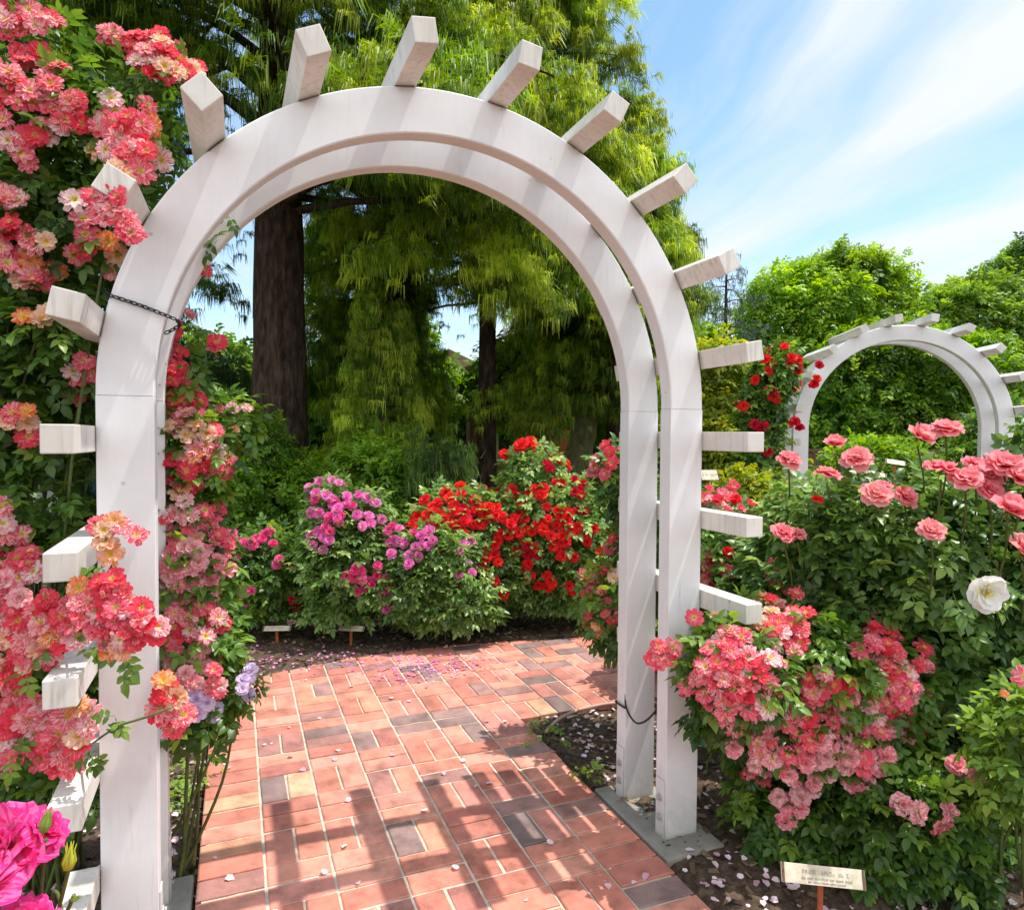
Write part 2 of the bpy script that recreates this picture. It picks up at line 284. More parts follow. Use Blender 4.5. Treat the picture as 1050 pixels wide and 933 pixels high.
def snoise(p, f, seed=0):
    q = p * f; a = seed * 1.7
    return (np.sin(q[:, 0] * 1.3 + q[:, 1] * 0.7 + a) + np.sin(q[:, 1] * 1.7 - q[:, 2] * 1.1 + 2 * a) + np.sin(q[:, 2] * 1.9 + q[:, 0] * 0.9 + 3 * a) + np.sin((q[:, 0] + q[:, 1] + q[:, 2]) * 1.1 + a)) / 4
class MB:     # boxes, tubes and prisms into one mesh
    def __init__(s): s.bm = bmesh.new()
    def box(s, c, d, rot=None, bev=0.0, seg=2):
        r = bmesh.ops.create_cube(s.bm, size=1.0); vs = r['verts']
        bmesh.ops.scale(s.bm, vec=d, verts=vs)
        if bev:
            es = list({e for v in vs for e in v.link_edges}); q = bmesh.ops.bevel(s.bm, geom=es, offset=bev, segments=seg, affect='EDGES', profile=0.6); vs = list({v for f in q['faces'] for v in f.verts} | {v for v in vs if v.is_valid})
        if rot is not None: bmesh.ops.transform(s.bm, matrix=rot.to_4x4(), verts=vs)
        bmesh.ops.translate(s.bm, vec=tuple(map(float, c)), verts=vs); return s
    def tube(s, pts, rad, n=8, cap=True, wob=0):
        pts = [Vector(tuple(map(float, p))) for p in pts]; m = len(pts); rad = rad if hasattr(rad, '__len__') else [rad] * m; rings = []
        t0 = (pts[1] - pts[0]).normalized(); a = t0.orthogonal().normalized()
        for i, p in enumerate(pts):
            t = (pts[min(i + 1, m - 1)] - pts[max(i - 1, 0)]).normalized(); a = (a - t * a.dot(t)).normalized(); b = t.cross(a)
            rings.append([s.bm.verts.new(p + (a * math.cos(2 * math.pi * k / n) + b * math.sin(2 * math.pi * k / n)) * rad[i] * (1 + wob * (random.random() - .5))) for k in range(n)])
        for A, B in zip(rings, rings[1:]):
            for k in range(n): s.bm.faces.new((A[k], A[(k + 1) % n], B[(k + 1) % n], B[k])).smooth = True
        if cap: s.bm.faces.new(rings[0][::-1]); s.bm.faces.new(rings[-1])
        return s
    def prism(s, poly, y0, y1, axis='y'):
        f = lambda p, y: (p[0], y, p[1]) if axis == 'y' else (p[0], p[1], y)
        A = [s.bm.verts.new(f(p, y0)) for p in poly]; B = [s.bm.verts.new(f(p, y1)) for p in poly]; n = len(poly)
        s.bm.faces.new(A); s.bm.faces.new(B[::-1])
        for k in range(n): s.bm.faces.new((A[k], B[k], B[(k + 1) % n], A[(k + 1) % n]))
        return s
    def mesh(s, name, m):
        bmesh.ops.recalc_face_normals(s.bm, faces=s.bm.faces[:]); me = bpy.data.meshes.new(name); s.bm.to_mesh(me); s.bm.free()
        for q in (m if isinstance(m, (list, tuple)) else [m]): me.materials.append(q)
        return me
    def build(s, name, m, parent=None): return link(name, s.mesh(name, m), parent)

# ------------------------------------------------------------------ ground, beds, path
MULCH = noisy('bark_mulch', [(0.25, (0.045, 0.028, 0.018)), (0.5, (0.13, 0.085, 0.055)), (0.78, (0.30, 0.21, 0.14))], 26, 0.95, 1.0, 60, detail=8, dist=0.03)
GRASSM = noisy('grass', [(0.3, (0.05, 0.11, 0.015)), (0.7, (0.16, 0.26, 0.035))], 3, 0.9, 0.6, 60, dist=0.03)
me = bpy.data.meshes.new('ground'); S = 600
me.from_pydata([(-S, -S, -.06), (S, -S, -.06), (S, S, -.06), (-S, S, -.06)], [], [(0, 1, 2, 3)]); me.materials.append(MULCH)
tag(link('ground', me), kind='structure')
# where the brick paving lies
PC = np.array([0.62, -0.2])     # the far edge bends round this point
def on_path(x, y):
    x = np.asarray(x, float); y = np.asarray(y, float)
    a = (np.abs(x) < 0.785) & (y < 2.3) & (y > -4.2)
    r = np.hypot((x - 0.62) / 1.12, y + 0.2)
    b = (x > -0.785) & (y > 1.225 - 0.0 * x) & (r < 2.80) & (x < 9)
    c = (x > 1.6) & (y > 1.225) & (y < 2.45) & (x < 4.2)
    return a | b | c
# planting beds: an uneven sheet of mulch with the path left sunk into it
nx, ny = 260, 240
gx = np.linspace(-5, 8, nx); gy = np.linspace(-4, 8, ny); X, Y = np.meshgrid(gx, gy)
p3 = np.stack([X.ravel(), Y.ravel(), 0 * X.ravel()], 1)
Zb = -0.012 + 0.018 * snoise(p3, 4, 1) + 0.012 * snoise(p3, 13, 2) + 0.006 * rng.normal(size=len(p3))
onp = on_path(X.ravel(), Y.ravel()); near = np.zeros_like(onp)
for a, b in ((.05, 0), (-.05, 0), (0, .05), (0, -.05), (.04, .04), (-.04, .04), (.04, -.04), (-.04, -.04)): near |= on_path(X.ravel() + a, Y.ravel() + b)
Zb = np.where(onp, -0.05, np.where(near, np.minimum(Zb, -0.018), Zb))
q = np.arange(nx * ny).reshape(ny, nx)
F = np.stack([q[:-1, :-1], q[:-1, 1:], q[1:, 1:], q[1:, :-1]], -1).reshape(-1, 4)
me = mesh_np('flower_bed', np.stack([X.ravel(), Y.ravel(), Zb], 1), F.ravel(), np.full(len(F), 4), MULCH, smooth=True)
tag(link('flower_bed', me), kind='structure')
# lawn beyond the beds
mb = MB(); bm = mb.bm
vs = [bm.verts.new((x, y, -0.052)) for x, y in ((-30, 8.2), (60, 8.2), (60, 120), (-30, 120))]; bm.faces.new(vs)
tag(mb.build('lawn', GRASSM), kind='structure')

# bricks: each one its own bevelled block inside the paving mesh, mixed basket weave
m, t, b, o = mat('brick_paver')
at = N(t, 'ShaderNodeAttribute', attribute_name='tint'); s = N(t, 'ShaderNodeSeparateColor'); L(t, at.outputs['Color'], s.inputs[0])
rc = ramp(t, [(0.0, (0.22, 0.15, 0.14)), (0.10, (0.34, 0.21, 0.19)), (0.19, (0.44, 0.165, 0.13)), (0.36, (0.55, 0.19, 0.135)), (0.58, (0.63, 0.235, 0.165)), (0.75, (0.70, 0.31, 0.225)), (0.87, (0.56, 0.22, 0.18)), (0.97, (0.68, 0.29, 0.18)), (1.0, (0.68, 0.42, 0.26))], s.outputs[0])
tcn = N(t, 'ShaderNodeTexCoord'); n = N(t, 'ShaderNodeTexNoise', inp={'Scale': 9, 'Detail': 7, 'Roughness': 0.68}); L(t, tcn.outputs['Object'], n.inputs[0])
r2 = ramp(t, [(0.28, (0.55, 0.56, 0.56)), (0.5, (0.98, 0.98, 0.97)), (0.72, (1.25, 1.24, 1.22))], n.outputs[0])
mu = N(t, 'ShaderNodeMixRGB', blend_type='MULTIPLY', inp={0: 1.0}); L(t, rc.outputs[0], mu.inputs[1]); L(t, r2.outputs[0], mu.inputs[2])
n3 = N(t, 'ShaderNodeTexNoise', inp={'Scale': 120, 'Detail': 4, 'Roughness': 0.7}); L(t, tcn.outputs['Object'], n3.inputs[0])
r3 = ramp(t, [(0.62, (0, 0, 0)), (0.75, (0.55, 0.55, 0.55))], n3.outputs[0])
n4 = N(t, 'ShaderNodeTexNoise', inp={'Scale': 2.3, 'Detail': 8, 'Roughness': 0.7}); L(t, tcn.outputs['Object'], n4.inputs[0])
r4 = ramp(t, [(0.35, (0.70, 0.69, 0.66)), (0.52, (1, 1, 1)), (0.7, (1.08, 1.07, 1.06))], n4.outputs[0])
m5 = N(t, 'ShaderNodeMixRGB', blend_type='MULTIPLY', inp={0: 1.0}); L(t, mu.outputs[0], m5.inputs[1]); L(t, r4.outputs[0], m5.inputs[2]); mu = m5
m3 = N(t, 'ShaderNodeMixRGB'); L(t, r3.outputs[0], m3.inputs[0]); L(t, mu.outputs[0], m3.inputs[1]); m3.inputs[2].default_value = (0.6, 0.42, 0.3, 1)
L(t, m3.outputs[0], b.inputs['Base Color']); b.inputs['Roughness'].default_value = 0.85
bu = N(t, 'ShaderNodeBump', inp={'Strength': 0.5, 'Distance': 0.003}); L(t, n3.outputs[0], bu.inputs['Height']); L(t, bu.outputs[0], b.inputs['Normal'])
BRICKP = m
SAND = noisy('jointing_sand', [(0.3, (0.46, 0.38, 0.29)), (0.7, (0.70, 0.61, 0.49))], 30, 0.95, 0.6, 120, dist=0.003)
bb = MB(); bm = bb.bm; lay = bm.verts.layers.float_color.new('tint')
def brick(x0, y0, x1, y1):
    g = 0.005; x0 += g; y0 += g; x1 -= g; y1 -= g
    cx, cy = (x0 + x1) / 2, (y0 + y1) / 2
    cor = [(x0, y0), (x1, y0), (x1, y1), (x0, y1)]
    ins = [bool(on_path(*c)) for c in cor]
    if not any(ins): return
    tone = random.random(); dz = random.uniform(-0.003, 0.003); a = random.uniform(-0.012, 0.012)
    ca, sa = math.cos(a), math.sin(a); be = 0.0045
    rot = lambda px, py: (cx + (px - cx) * ca - (py - cy) * sa, cy + (px - cx) * sa + (py - cy) * ca)
    lo = [bm.verts.new((*rot(*c), -0.05)) for c in cor]; mi = [bm.verts.new((*rot(*c), dz - be * .8)) for c in cor]
    ti = [(x0 + be, y0 + be), (x1 - be, y0 + be), (x1 - be, y1 - be), (x0 + be, y1 - be)]
    to = [bm.verts.new((*rot(*c), dz)) for c in ti]
    for v in lo + mi + to: v[lay] = (tone, 0, 0, 1)
    fs = [bm.faces.new(to)]
    for k in range(4):
        j = (k + 1) % 4; fs.append(bm.faces.new((mi[k], mi[j], to[j], to[k]))); fs.append(bm.faces.new((lo[k], lo[j], mi[j], mi[k])))
    if not all(ins):   # trimmed where the curved edge passes
        c = np.array([cx, cy]); d = c - PC; d[0] /= 1.12 ** 2
        if cy > 1.3 and not (cx > 1.6 and cy < 2.45):
            lo_, hi_ = 0.5, 1.5
            for _ in range(20):
                mid = (lo_ + hi_) / 2; pt = PC + (c - PC) * mid
                if np.hypot((pt[0] - .62) / 1.12, pt[1] + .2) < 2.80: lo_ = mid
                else: hi_ = mid
            pt = PC + (c - PC) * lo_; nrm = Vector((d[0], d[1], 0)).normalized()
            geom = list({v for f in fs for v in f.verts}) + list({e for f in fs for e in f.edges}) + fs
            bmesh.ops.bisect_plane(bm, geom=geom, plane_co=(pt[0], pt[1], 0), plane_no=nrm, clear_outer=True)
u = 0.2236; h = u / 2
def cell(x, y, kind):
    if kind: brick(x, y, x + u, y + h); brick(x, y + h, x + u, y + u)
    else: brick(x, y, x + h, y + u); brick(x + h, y, x + u, y + u)
for i in range(7):
    x = -0.7826 + i * u; yo = random.choice([0, h, 0.0, h]) if 0 < i < 6 else 0
    y = -4.2 + yo; k = i
    while y < 2.85:
        if i in (0, 6) and y < (1.1 if i == 6 else 2.0): brick(x, y, x + u, y + h); y += h; continue
        if random.random() < 0.13: brick(x, y, x + u, y + h); y += h; continue
        cell(x, y, k % 2); y += u; k += 1
for i in range(7, 24):
    x = -0.7826 + i * u; y = 1.23; k = i; brick(x, y, x + h, y + u); brick(x + h, y, x + u, y + u); y += u + random.choice([0, h]) * 0
    while y < 2.85:
        if random.random() < 0.13: brick(x, y, x + u, y + h); y += h; continue
        cell(x, y, k % 2); y += u; k += 1
me = bb.mesh('brick_path', [BRICKP]); tag(link('brick_path', me), kind='structure')
# sand between the bricks
sx = np.arange(-0.80, 4.3, 0.04); sy = np.arange(-4.2, 2.9, 0.04); XX, YY = np.meshgrid(sx, sy); ok = on_path(XX, YY)
mb = MB(); vd = {}
def sv(i, j):
    if (i, j) not in vd: vd[(i, j)] = mb.bm.verts.new((sx[i], sy[j], -0.0065 + random.uniform(-.0012, .0012)))
    return vd[(i, j)]
for j in range(len(sy) - 1):
    for i in range(len(sx) - 1):
        if ok[j, i] and ok[j + 1, i + 1] and ok[j + 1, i] and ok[j, i + 1]: mb.bm.faces.new((sv(i, j), sv(i + 1, j), sv(i + 1, j + 1), sv(i, j + 1)))
tag(mb.build('path_joint_sand', SAND), kind='structure')

# ------------------------------------------------------------------ the garden arches
H, R0, WD, TH, DD, PR, BS, BQ = 1.6351, 1.0, 0.1427, 0.0677, 0.2951, 0.2527, 0.072, 0.070
ANG = [0.186 + 0.3069 * k for k in range(10)]
ZST = [1.515, 1.215, 0.912, 0.608, 0.304]
def rib_mesh():
    n = 72; mb = MB(); bm = mb.bm; e = 0.004
    prof = [(R0 - WD, e), (R0 - WD + e, 0), (R0 - e, 0), (R0, e), (R0, TH - e), (R0 - e, TH), (R0 - WD + e, TH), (R0 - WD, TH - e)]
    rings = []
    for k in range(n + 1):
        a = math.pi * k / n; rings.append([bm.verts.new((r * math.cos(a), y, r * math.sin(a))) for r, y in prof])
    for A, B in zip(rings, rings[1:]):
        for k in range(8): bm.faces.new((A[k], A[(k + 1) % 8], B[(k + 1) % 8], B[k]))
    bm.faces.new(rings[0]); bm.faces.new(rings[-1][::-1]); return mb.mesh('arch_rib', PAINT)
def make_arch(loc, rz, label, detail=True):
    root = empty('garden_arch', loc, rz); tag(root, label, 'garden arch', 'white timber rose arches')
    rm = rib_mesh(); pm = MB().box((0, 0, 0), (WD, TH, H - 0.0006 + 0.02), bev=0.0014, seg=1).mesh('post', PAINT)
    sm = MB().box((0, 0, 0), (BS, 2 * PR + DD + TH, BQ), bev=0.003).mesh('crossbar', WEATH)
    bk = MB(); bk.box((0, 0, 0.11), (0.004, TH * 0.8, 0.22)); bkm = bk.mesh('bracket', PAINT)
    bo = MB(); bo.tube([(0, 0, 0), (0.006, 0, 0)], 0.013, 14); bo.tube([(0.006, 0, 0), (0.013, 0, 0)], 0.0085, 6); bom = bo.mesh('bolt', METAL)
    for y0 in (0, DD):
        link('arch_rib', rm, root, (0, y0, H))
        for sx_ in (-1, 1):
            p = link('post', pm, root, (sx_ * (R0 - WD / 2), y0 + TH / 2, (H - 0.0006) / 2 - 0.01))
            br = link('bracket', bkm, p, (-sx_ * (WD / 2 + 0.0025), 0, -H / 2 + 0.012 + 0.0))
            for zb in (0.075, 0.15): 
                o_ = link('bolt', bom, br, (-sx_ * 0.002, 0, zb)); o_.rotation_euler = (0, 0, math.pi if sx_ > 0 else 0)
    rb = R0 + BS / 2 + 0.001
    for a in ANG:
        o_ = link('crossbar', sm, root, (rb * math.cos(a), (DD + TH) / 2 , H + rb * math.sin(a))); o_.rotation_euler = (random.uniform(-.008, .008), -a + random.uniform(-.02, .02), random.uniform(-.014, .014))
    for sx_ in (-1, 1):
        for z in ZST:
            if sx_ > 0 and z < .4 and detail: continue
            if sx_ < 0 and z < .4 and detail:
                link('crossbar', MB().box((0, 0, 0), (BS, PR, BQ), bev=0.003).mesh('crossbar', WEATH), root, (-rb, -PR / 2 - .002, z)); continue
            o_ = link('crossbar', sm, root, (sx_ * rb, (DD + TH) / 2, z)); o_.rotation_euler = (random.uniform(-.006, .006), 0, random.uniform(-.01, .01))
    return root
A1 = make_arch((0, 0, 0), 0, 'large white timber arch in the foreground spanning the brick path')
A2P = P(925, 451, 6.55); A2 = make_arch((A2P[0], A2P[1], -0.03), -YAW - math.radians(7), 'small distant white arch beyond the coral roses at right')
for (x0, x1), lb in (((0.79, 1.05), 'grey concrete footing slab under the right arch posts'), ((-1.06, -0.79), 'grey concrete footing slab under the left arch posts')):
    o_ = MB().box(((x0 + x1) / 2, 0.165, -0.043), (x1 - x0, 0.54, 0.09), bev=0.008).build('concrete_footing', CONC); tag(o_, lb, 'footing')

# chain looped round the left shoulder of the arch
def smooth_path(pts, n):
    pts = [Vector(tuple(map(float, p))) for p in pts]; o_ = []
    for i in range(len(pts) - 1):
        p0, p1, p2, p3_ = pts[max(i - 1, 0)], pts[i], pts[i + 1], pts[min(i + 2, len(pts) - 1)]
        for k in range(n):
            t_ = k / n; o_.append(0.5 * ((2 * p1) + (-p0 + p2) * t_ + (2 * p0 - 5 * p1 + 4 * p2 - p3_) * t_ ** 2 + (-p0 + 3 * p1 - 3 * p2 + p3_) * t_ ** 3))
    o_.append(pts[-1]); return o_
aC = math.pi - 0.27
def ap(r, y, a=aC, dz=0): return (r * math.cos(a), y, H + r * math.sin(a) + dz)
def onY(px, py, Y): d = FW + RT * (px - 525) / FPX + UP * (466.5 - py) / FPX; return CAM + d * ((Y - CAM[1]) / d[1])
c0, c1, c2 = onY(113, 303, -.010), onY(146, 314, -.010), onY(176, 326, -.010)
loop_ = [c0 + np.array([-.012, TH + .02, .0]), c0 + np.array([-.010, .006, .004]), c0, c1, c2 + np.array([.0, -.002, 0]), c2 + np.array([.013, .012, -.004]), c2 + np.array([.013, TH + .012, -.01]), c2 + np.array([-.02, TH + .022, -.03])]
path = smooth_path(loop_, 40); mb = MB(); acc = 0; lastp = path[0]; k = 0
for p_ in path[1:]:
    acc += (p_ - lastp).length
    if acc > 0.0135:
        acc = 0; d = (p_ - lastp).normalized(); side = d.orthogonal().normalized(); side = side if k % 2 else d.cross(side); k += 1
        ring = [p_ + d * math.cos(q_ * math.pi / 6) * 0.0095 + side * math.sin(q_ * math.pi / 6) * 0.0052 for q_ in range(13)]
        mb.tube(ring, 0.0019, 5, cap=False)
    lastp = p_
tag(mb.build('chain', BLACKM), 'thin black steel chain looped round the left shoulder of the large arch', 'chain')
# thin black cable hanging between the right posts
mb = MB(); mb.tube(smooth_path([(.862, .300, .47), (.858, .29, .40), (.87, .22, .36), (.915, .16, .43), (.93, .09, .60), (.95, .075, .66)], 10), 0.004, 6)
mb.tube(smooth_path([(.852, .29, .40), (.850, .33, .40), (.853, .368, .40), (.9, .37, .39)], 6), 0.004, 6)
tag(mb.build('cable', RUBBER), 'black cable slung between the two right posts of the large arch', 'cable')
mb = MB(); zz_ = 1.06
mb.tube([(-.853, DD - .004, zz_), (-.853, DD + TH + .004, zz_ - .01)], 0.004, 6); mb.tube([(-.853, DD - .004, zz_), (-1.0, DD - .004, zz_ + .01)], 0.004, 6)
tag(mb.build('plant_tie', RUBBER), 'black plant tie round the rear left post of the large arch', 'plant tie')
# irrigation
g1 = [PG(560, 752), PG(575, 738), PG(600, 728), PG(640, 722), PG(700, 724)]
mb = MB(); mb.tube(smooth_path([g + np.array([0, 0, .012]) for g in g1], 8), 0.009, 8); tag(mb.build('garden_hose', HOSE), 'tan hose curving over the mulch behind the right posts', 'garden hose')
g1 = [PG(575, 775), PG(605, 785), PG(650, 790), PG(720, 790), PG(765, 789), PG(820, 785)]
mb = MB(); mb.tube(smooth_path([g + np.array([0, 0, .02 + .01 * (i % 2)]) for i, g in enumerate(g1)], 8), 0.006, 8); tag(mb.build('drip_pipe', RUBBER), 'black drip pipe lying on mulch past the right arch posts', 'irrigation pipe')

# plant labels on stakes
def sign(px, py, Z, w_, h_, tilt, label, rows, base=None):
    c = P(px, py, Z); root = empty('plant_label', (c[0], c[1], 0)); tag(root, label, 'plant label', 'rose name labels on stakes')
    fr = Matrix.Rotation(-YAW + tilt[0], 3, 'Z') @ Matrix.Rotation(tilt[1], 3, 'Y') @ Matrix.Rotation(tilt[2], 3, 'X')
    mb = MB(); mb.box((0, 0.006, c[2] / 2 - 0.02), (0.02, 0.006, c[2] + 0.04), rot=None, bev=0.001); st = mb.build('stake', STAKE, root)
    mb = MB(); mb.box((0, 0, 0), (w_, 0.004, h_), bev=0.0012); pl = mb.build('plate', PLATE, root); pl.location = (0, -0.004, c[2]); pl.rotation_euler = fr.to_euler()
    mb = MB()
    for s_ in (-1, 1): mb.box((s_ * (w_ / 2 - 0.006), -0.0035, 0), (0.007, 0.004, h_ * 1.02))
    e_ = mb.build('end_clip', RUST, pl)
    mb = MB()
    for (x0, x1, z0, hh) in rows:      # weathered, unreadable lettering
        x = x0
        while x < x1:
            wl = hh * .55; st_ = .12 * hh
            if random.random() < .86:
                if random.random() < .8: mb.box((x, -0.0026, z0), (st_, 0.0008, hh))
                if random.random() < .5: mb.box((x + wl - st_, -0.0026, z0), (st_, 0.0008, hh))
                for q_ in random.sample([-.44, 0, .44], 2): mb.box((x + wl / 2, -0.0029, z0 + q_ * hh), (wl, 0.0008, st_))
            x += wl * 1.45
    mb.build('lettering', INK, pl)
sign(843, 897, 2.18, 0.27, 0.056, (0.0, 0.10, -0.45), 'weathered tan name plate on orange stake below the striped rose bush at right', [(-.075, -.025, .008, .011), (-.005, .035, .008, .011), (.05, .085, .008, .011), (-.07, .09, -.010, .006), (-.05, .07, -.020, .004)])
sign(284, 644, 5.02, 0.20, 0.045, (0.1, 0.0, -0.9), 'small name plate at the path edge left of the magenta rose bush', [(-.07, .07, 0, .014)])
sign(360, 644, 5.02, 0.20, 0.045, (-0.1, 0.0, -0.9), 'small name plate at the path edge in front of the magenta rose bush', [(-.07, .07, 0, .014)])
sign(727, 487, 5.6, 0.17, 0.09, (0.2, 0.0, -0.5), 'pale name plate among the pink roses just right of the large arch', [(-.06, .06, 0, .02)])
sign(918, 474, 5.2, 0.14, 0.05, (-0.3, 0.15, -0.9), 'pale name plate left of centre under the distant arch', [(-.05, .05, 0, .014)])
sign(897, 486, 4.6, 0.14, 0.05, (-0.3, 0.25, -0.9), 'pale tilted name plate just above the coral bush leaves', [(-.05, .05, 0, .014)])

# ------------------------------------------------------------------ flowers
def bloom_mesh(name, pm, layers, nu=4, nv=5, stamens=0, sepals=True, seed=0, cup=0.0):
    """layers: (count, length, width, base radius, elevation at heart, elevation at rim, ruffle)"""
    rr = np.random.default_rng(seed); V, Lp, Sz, UV, MI = [], [], [], [], []
    def grid(pts, uvs, mi):
        k = sum(len(x) for x in V); V.append(pts.reshape(-1, 3)); UV.append(uvs.reshape(-1, 2)); a, b_ = pts.shape[:2]
        for i in range(a - 1):
            for j in range(b_ - 1): Lp.extend([k + i * b_ + j, k + i * b_ + j + 1, k + (i + 1) * b_ + j + 1, k + (i + 1) * b_ + j]); Sz.append(4); MI.append(mi)
    for li, (cnt, Ln, Wd, br, e0, e1, ru) in enumerate(layers):
        off = rr.random() * 6.28
        for c in range(cnt):
            a = off + 2 * math.pi * c / cnt + rr.normal() * 0.12; ln = Ln * rr.uniform(.88, 1.1); wd = Wd * rr.uniform(.88, 1.12); de = rr.normal() * 0.10
            v = np.linspace(0, 1, nv); uu = np.linspace(-1, 1, nu); VV, UU = np.meshgrid(v, uu, indexing='ij')
            prof = np.sin(np.clip(VV, 0, 1) ** 0.75 * math.pi * 0.80) ** 0.75 * 0.9 + 0.16; prof[-1] *= .92
            el = e0 + (e1 - e0) * v ** 1.3 + de; ds = ln / (nv - 1)
            rad = br + np.concatenate([[0], np.cumsum(np.cos((el[1:] + el[:-1]) / 2) * ds)]); hz = np.concatenate([[0], np.cumsum(np.sin((el[1:] + el[:-1]) / 2) * ds)])
            notch = 1 - 0.07 * (1 - np.abs(UU) ** 0.7) * (VV > .95) - 0.06 * (np.abs(UU) > .9) * (VV > .95)
            x = UU * wd / 2 * prof
            ph = rr.random() * 6; wav = ru * ln * VV ** 1.5 * np.sin(UU * 3.6 + ph + VV * 2) + ru * ln * 0.4 * rr.normal(size=UU.shape) * VV
            cupz = 0.22 * wd * UU ** 2 * (1 - 0.4 * VV)
            rw = rad[:, None] * notch ; n_r = -np.sin(el)[:, None]; n_z = np.cos(el)[:, None]
            rr_ = rw + n_r * (wav + cupz); z = hz[:, None] + n_z * (wav + cupz)
            px = rr_ * math.cos(a) - x * math.sin(a); py = rr_ * math.sin(a) + x * math.cos(a)
            grid(np.stack([px, py, z + 0.0], -1), np.stack([UU * .5 + rr.random() * 20, VV], -1), 0)
    if stamens:
        k = sum(len(x) for x in V); pts, uvs = [], []
        for i in range(stamens):
            a = rr.random() * 6.28; r = 0.18 * rr.random() ** .5; h_ = 0.10 + rr.random() * .16; w_ = .022
            c0 = np.array([r * .4 * math.cos(a), r * .4 * math.sin(a), 0.02]); c1 = np.array([r * 1.35 * math.cos(a), r * 1.35 * math.sin(a), h_]); sd = np.array([-math.sin(a), math.cos(a), 0]) * w_
            pts += [c0 - sd * .4, c0 + sd * .4, c1 + sd, c1 - sd]; uvs += [(0, 0)] * 4; Lp.extend([k + 4 * i, k + 4 * i + 1, k + 4 * i + 2, k + 4 * i + 3]); Sz.append(4); MI.append(1)
        V.append(np.array(pts)); UV.append(np.array(uvs, float))
    if sepals:
        for c in range(5):
            a = c * 1.2566; v = np.linspace(0, 1, 4); pts = []
            for vv in v:
                w_ = .07 * (1 - vv) + .008; rr0 = .03 + .34 * vv; pts.append([(rr0 * math.cos(a) - s_ * w_ * math.sin(a), rr0 * math.sin(a) + s_ * w_ * math.cos(a), -.05 - .12 * math.sin(vv * 2.2)) for s_ in (-1, 1)])
            grid(np.array(pts), np.zeros((4, 2, 2)), 2)
        v = [(-.05, .085), (-.14, .075), (-.2, .03), (-.55, .022)]
        pts = np.array([[(r * math.cos(t_), r * math.sin(t_), z) for t_ in np.linspace(0, 2 * math.pi, 6)] for z, r in v]); grid(pts, np.zeros((4, 6, 2)), 2)
    return mesh_np(name, np.concatenate(V), Lp, Sz, [pm, STAMEN, SEPAL], smooth=True, mi=MI, uv=np.concatenate(UV))
# every mesh has an outer radius of about one unit
OPEN = lambda ru: [(8, 1.0, .56, .03, .20, -.22, ru * .8), (7, .88, .52, .03, .45, -.02, ru * .8), (5, .64, .42, .03, .75, .35, ru)]
FLAT = lambda ru: [(8, 1.0, .54, .03, .12, -.18, ru * .7), (7, .84, .46, .03, .38, .02, ru * .7)]
DOUB = lambda ru: [(6, .95, .86, .05, .15, -.45, ru), (6, .86, .8, .05, .55, -.15, ru), (6, .75, .72, .05, .9, .35, ru), (6, .62, .6, .04, 1.15, .8, ru), (5, .5, .46, .03, 1.35, 1.2, ru), (4, .4, .34, .02, 1.5, 1.6, ru)]
POMP = lambda ru: [(6, .95, .9, .04, .1, -.35, ru), (6, .85, .8, .04, .6, .1, ru), (5, .65, .65, .04, 1.0, .7, ru), (4, .45, .45, .02, 1.35, 1.25, ru)]
BLO = {}
for k_, col, f_, st_, n_ in (('striped', 'striped', OPEN, 26, 4), ('pale', 'pale', OPEN, 26, 3), ('orange', 'orange', OPEN, 26, 2), ('flat', 'pale', FLAT, 40, 2), ('pink', 'pink', POMP, 0, 3), ('coral', 'coral', DOUB, 0, 4),
        ('magenta', 'magenta', DOUB, 0, 2), ('lilac', 'lilac', POMP, 8, 3), ('lavender', 'lavender', POMP, 8, 2), ('red', 'red', POMP, 0, 3), ('crimson', 'crimson', POMP, 0, 2), ('hotpink', 'hotpink', POMP, 0, 2), ('white', 'white', lambda ru: [(5, 1.0, 1.25, .03, .35, -.05, ru * .5), (4, .86, 1.1, .03, .6, .2, ru * .5), (3, .6, .8, .03, .9, .6, ru)], 30, 1)):
    hi = k_ in ('coral', 'magenta', 'white', 'striped', 'pale', 'flat', 'orange', 'pink'); BLO[k_] = [bloom_mesh(k_ + '_bloom', PM[col], f_(.10 if k_ != 'coral' else .085), 5 if hi else 4, 7 if hi else 5, st_, True, 31 * i + len(k_)) for i in range(n_)]
BUDS = {k_: [b_ for b_ in [bloom_mesh(k_ + '_bud', PM[k_], [(5, 1.0, .55, .05, 1.5, 1.72, .01), (3, .95, .4, .03, 1.5, 1.66, .01)], 4, 5, 0, True, 7), bloom_mesh(k_ + '_bud', PM[k_], [(5, .95, .62, .05, 1.25, 1.35, .03), (4, .85, .5, .03, 1.4, 1.5, .03)], 4, 5, 0, True, 9)]] for k_ in ('red', 'pink', 'pale', 'striped', 'coral', 'hotpink', 'crimson', 'lilac')}
HALF = {'striped': [bloom_mesh('striped_bloom', PM['striped'], [(6, .95, .62, .04, .75, .35, .09), (6, .85, .52, .04, 1.05, .8, .09), (4, .6, .4, .03, 1.3, 1.2, .08)], 5, 6, 12, True, 77)], 'pale': [bloom_mesh('pale_bloom', PM['pale'], [(7, 1.0, .6, .04, .1, -.7, .12), (5, .8, .5, .04, .7, -.1, .12)], 5, 6, 26, True, 78)]}
for k_ in HALF: BLO[k_] += HALF[k_]
BLO['coral'].append(bloom_mesh('coral_bloom', PM['coral'], [(5, .9, .8, .05, .6, .2, .07), (5, .85, .75, .05, .95, .7, .07), (5, .75, .6, .04, 1.2, 1.1, .06), (4, .62, .42, .03, 1.4, 1.5, .05)], 5, 7, 0, True, 79))

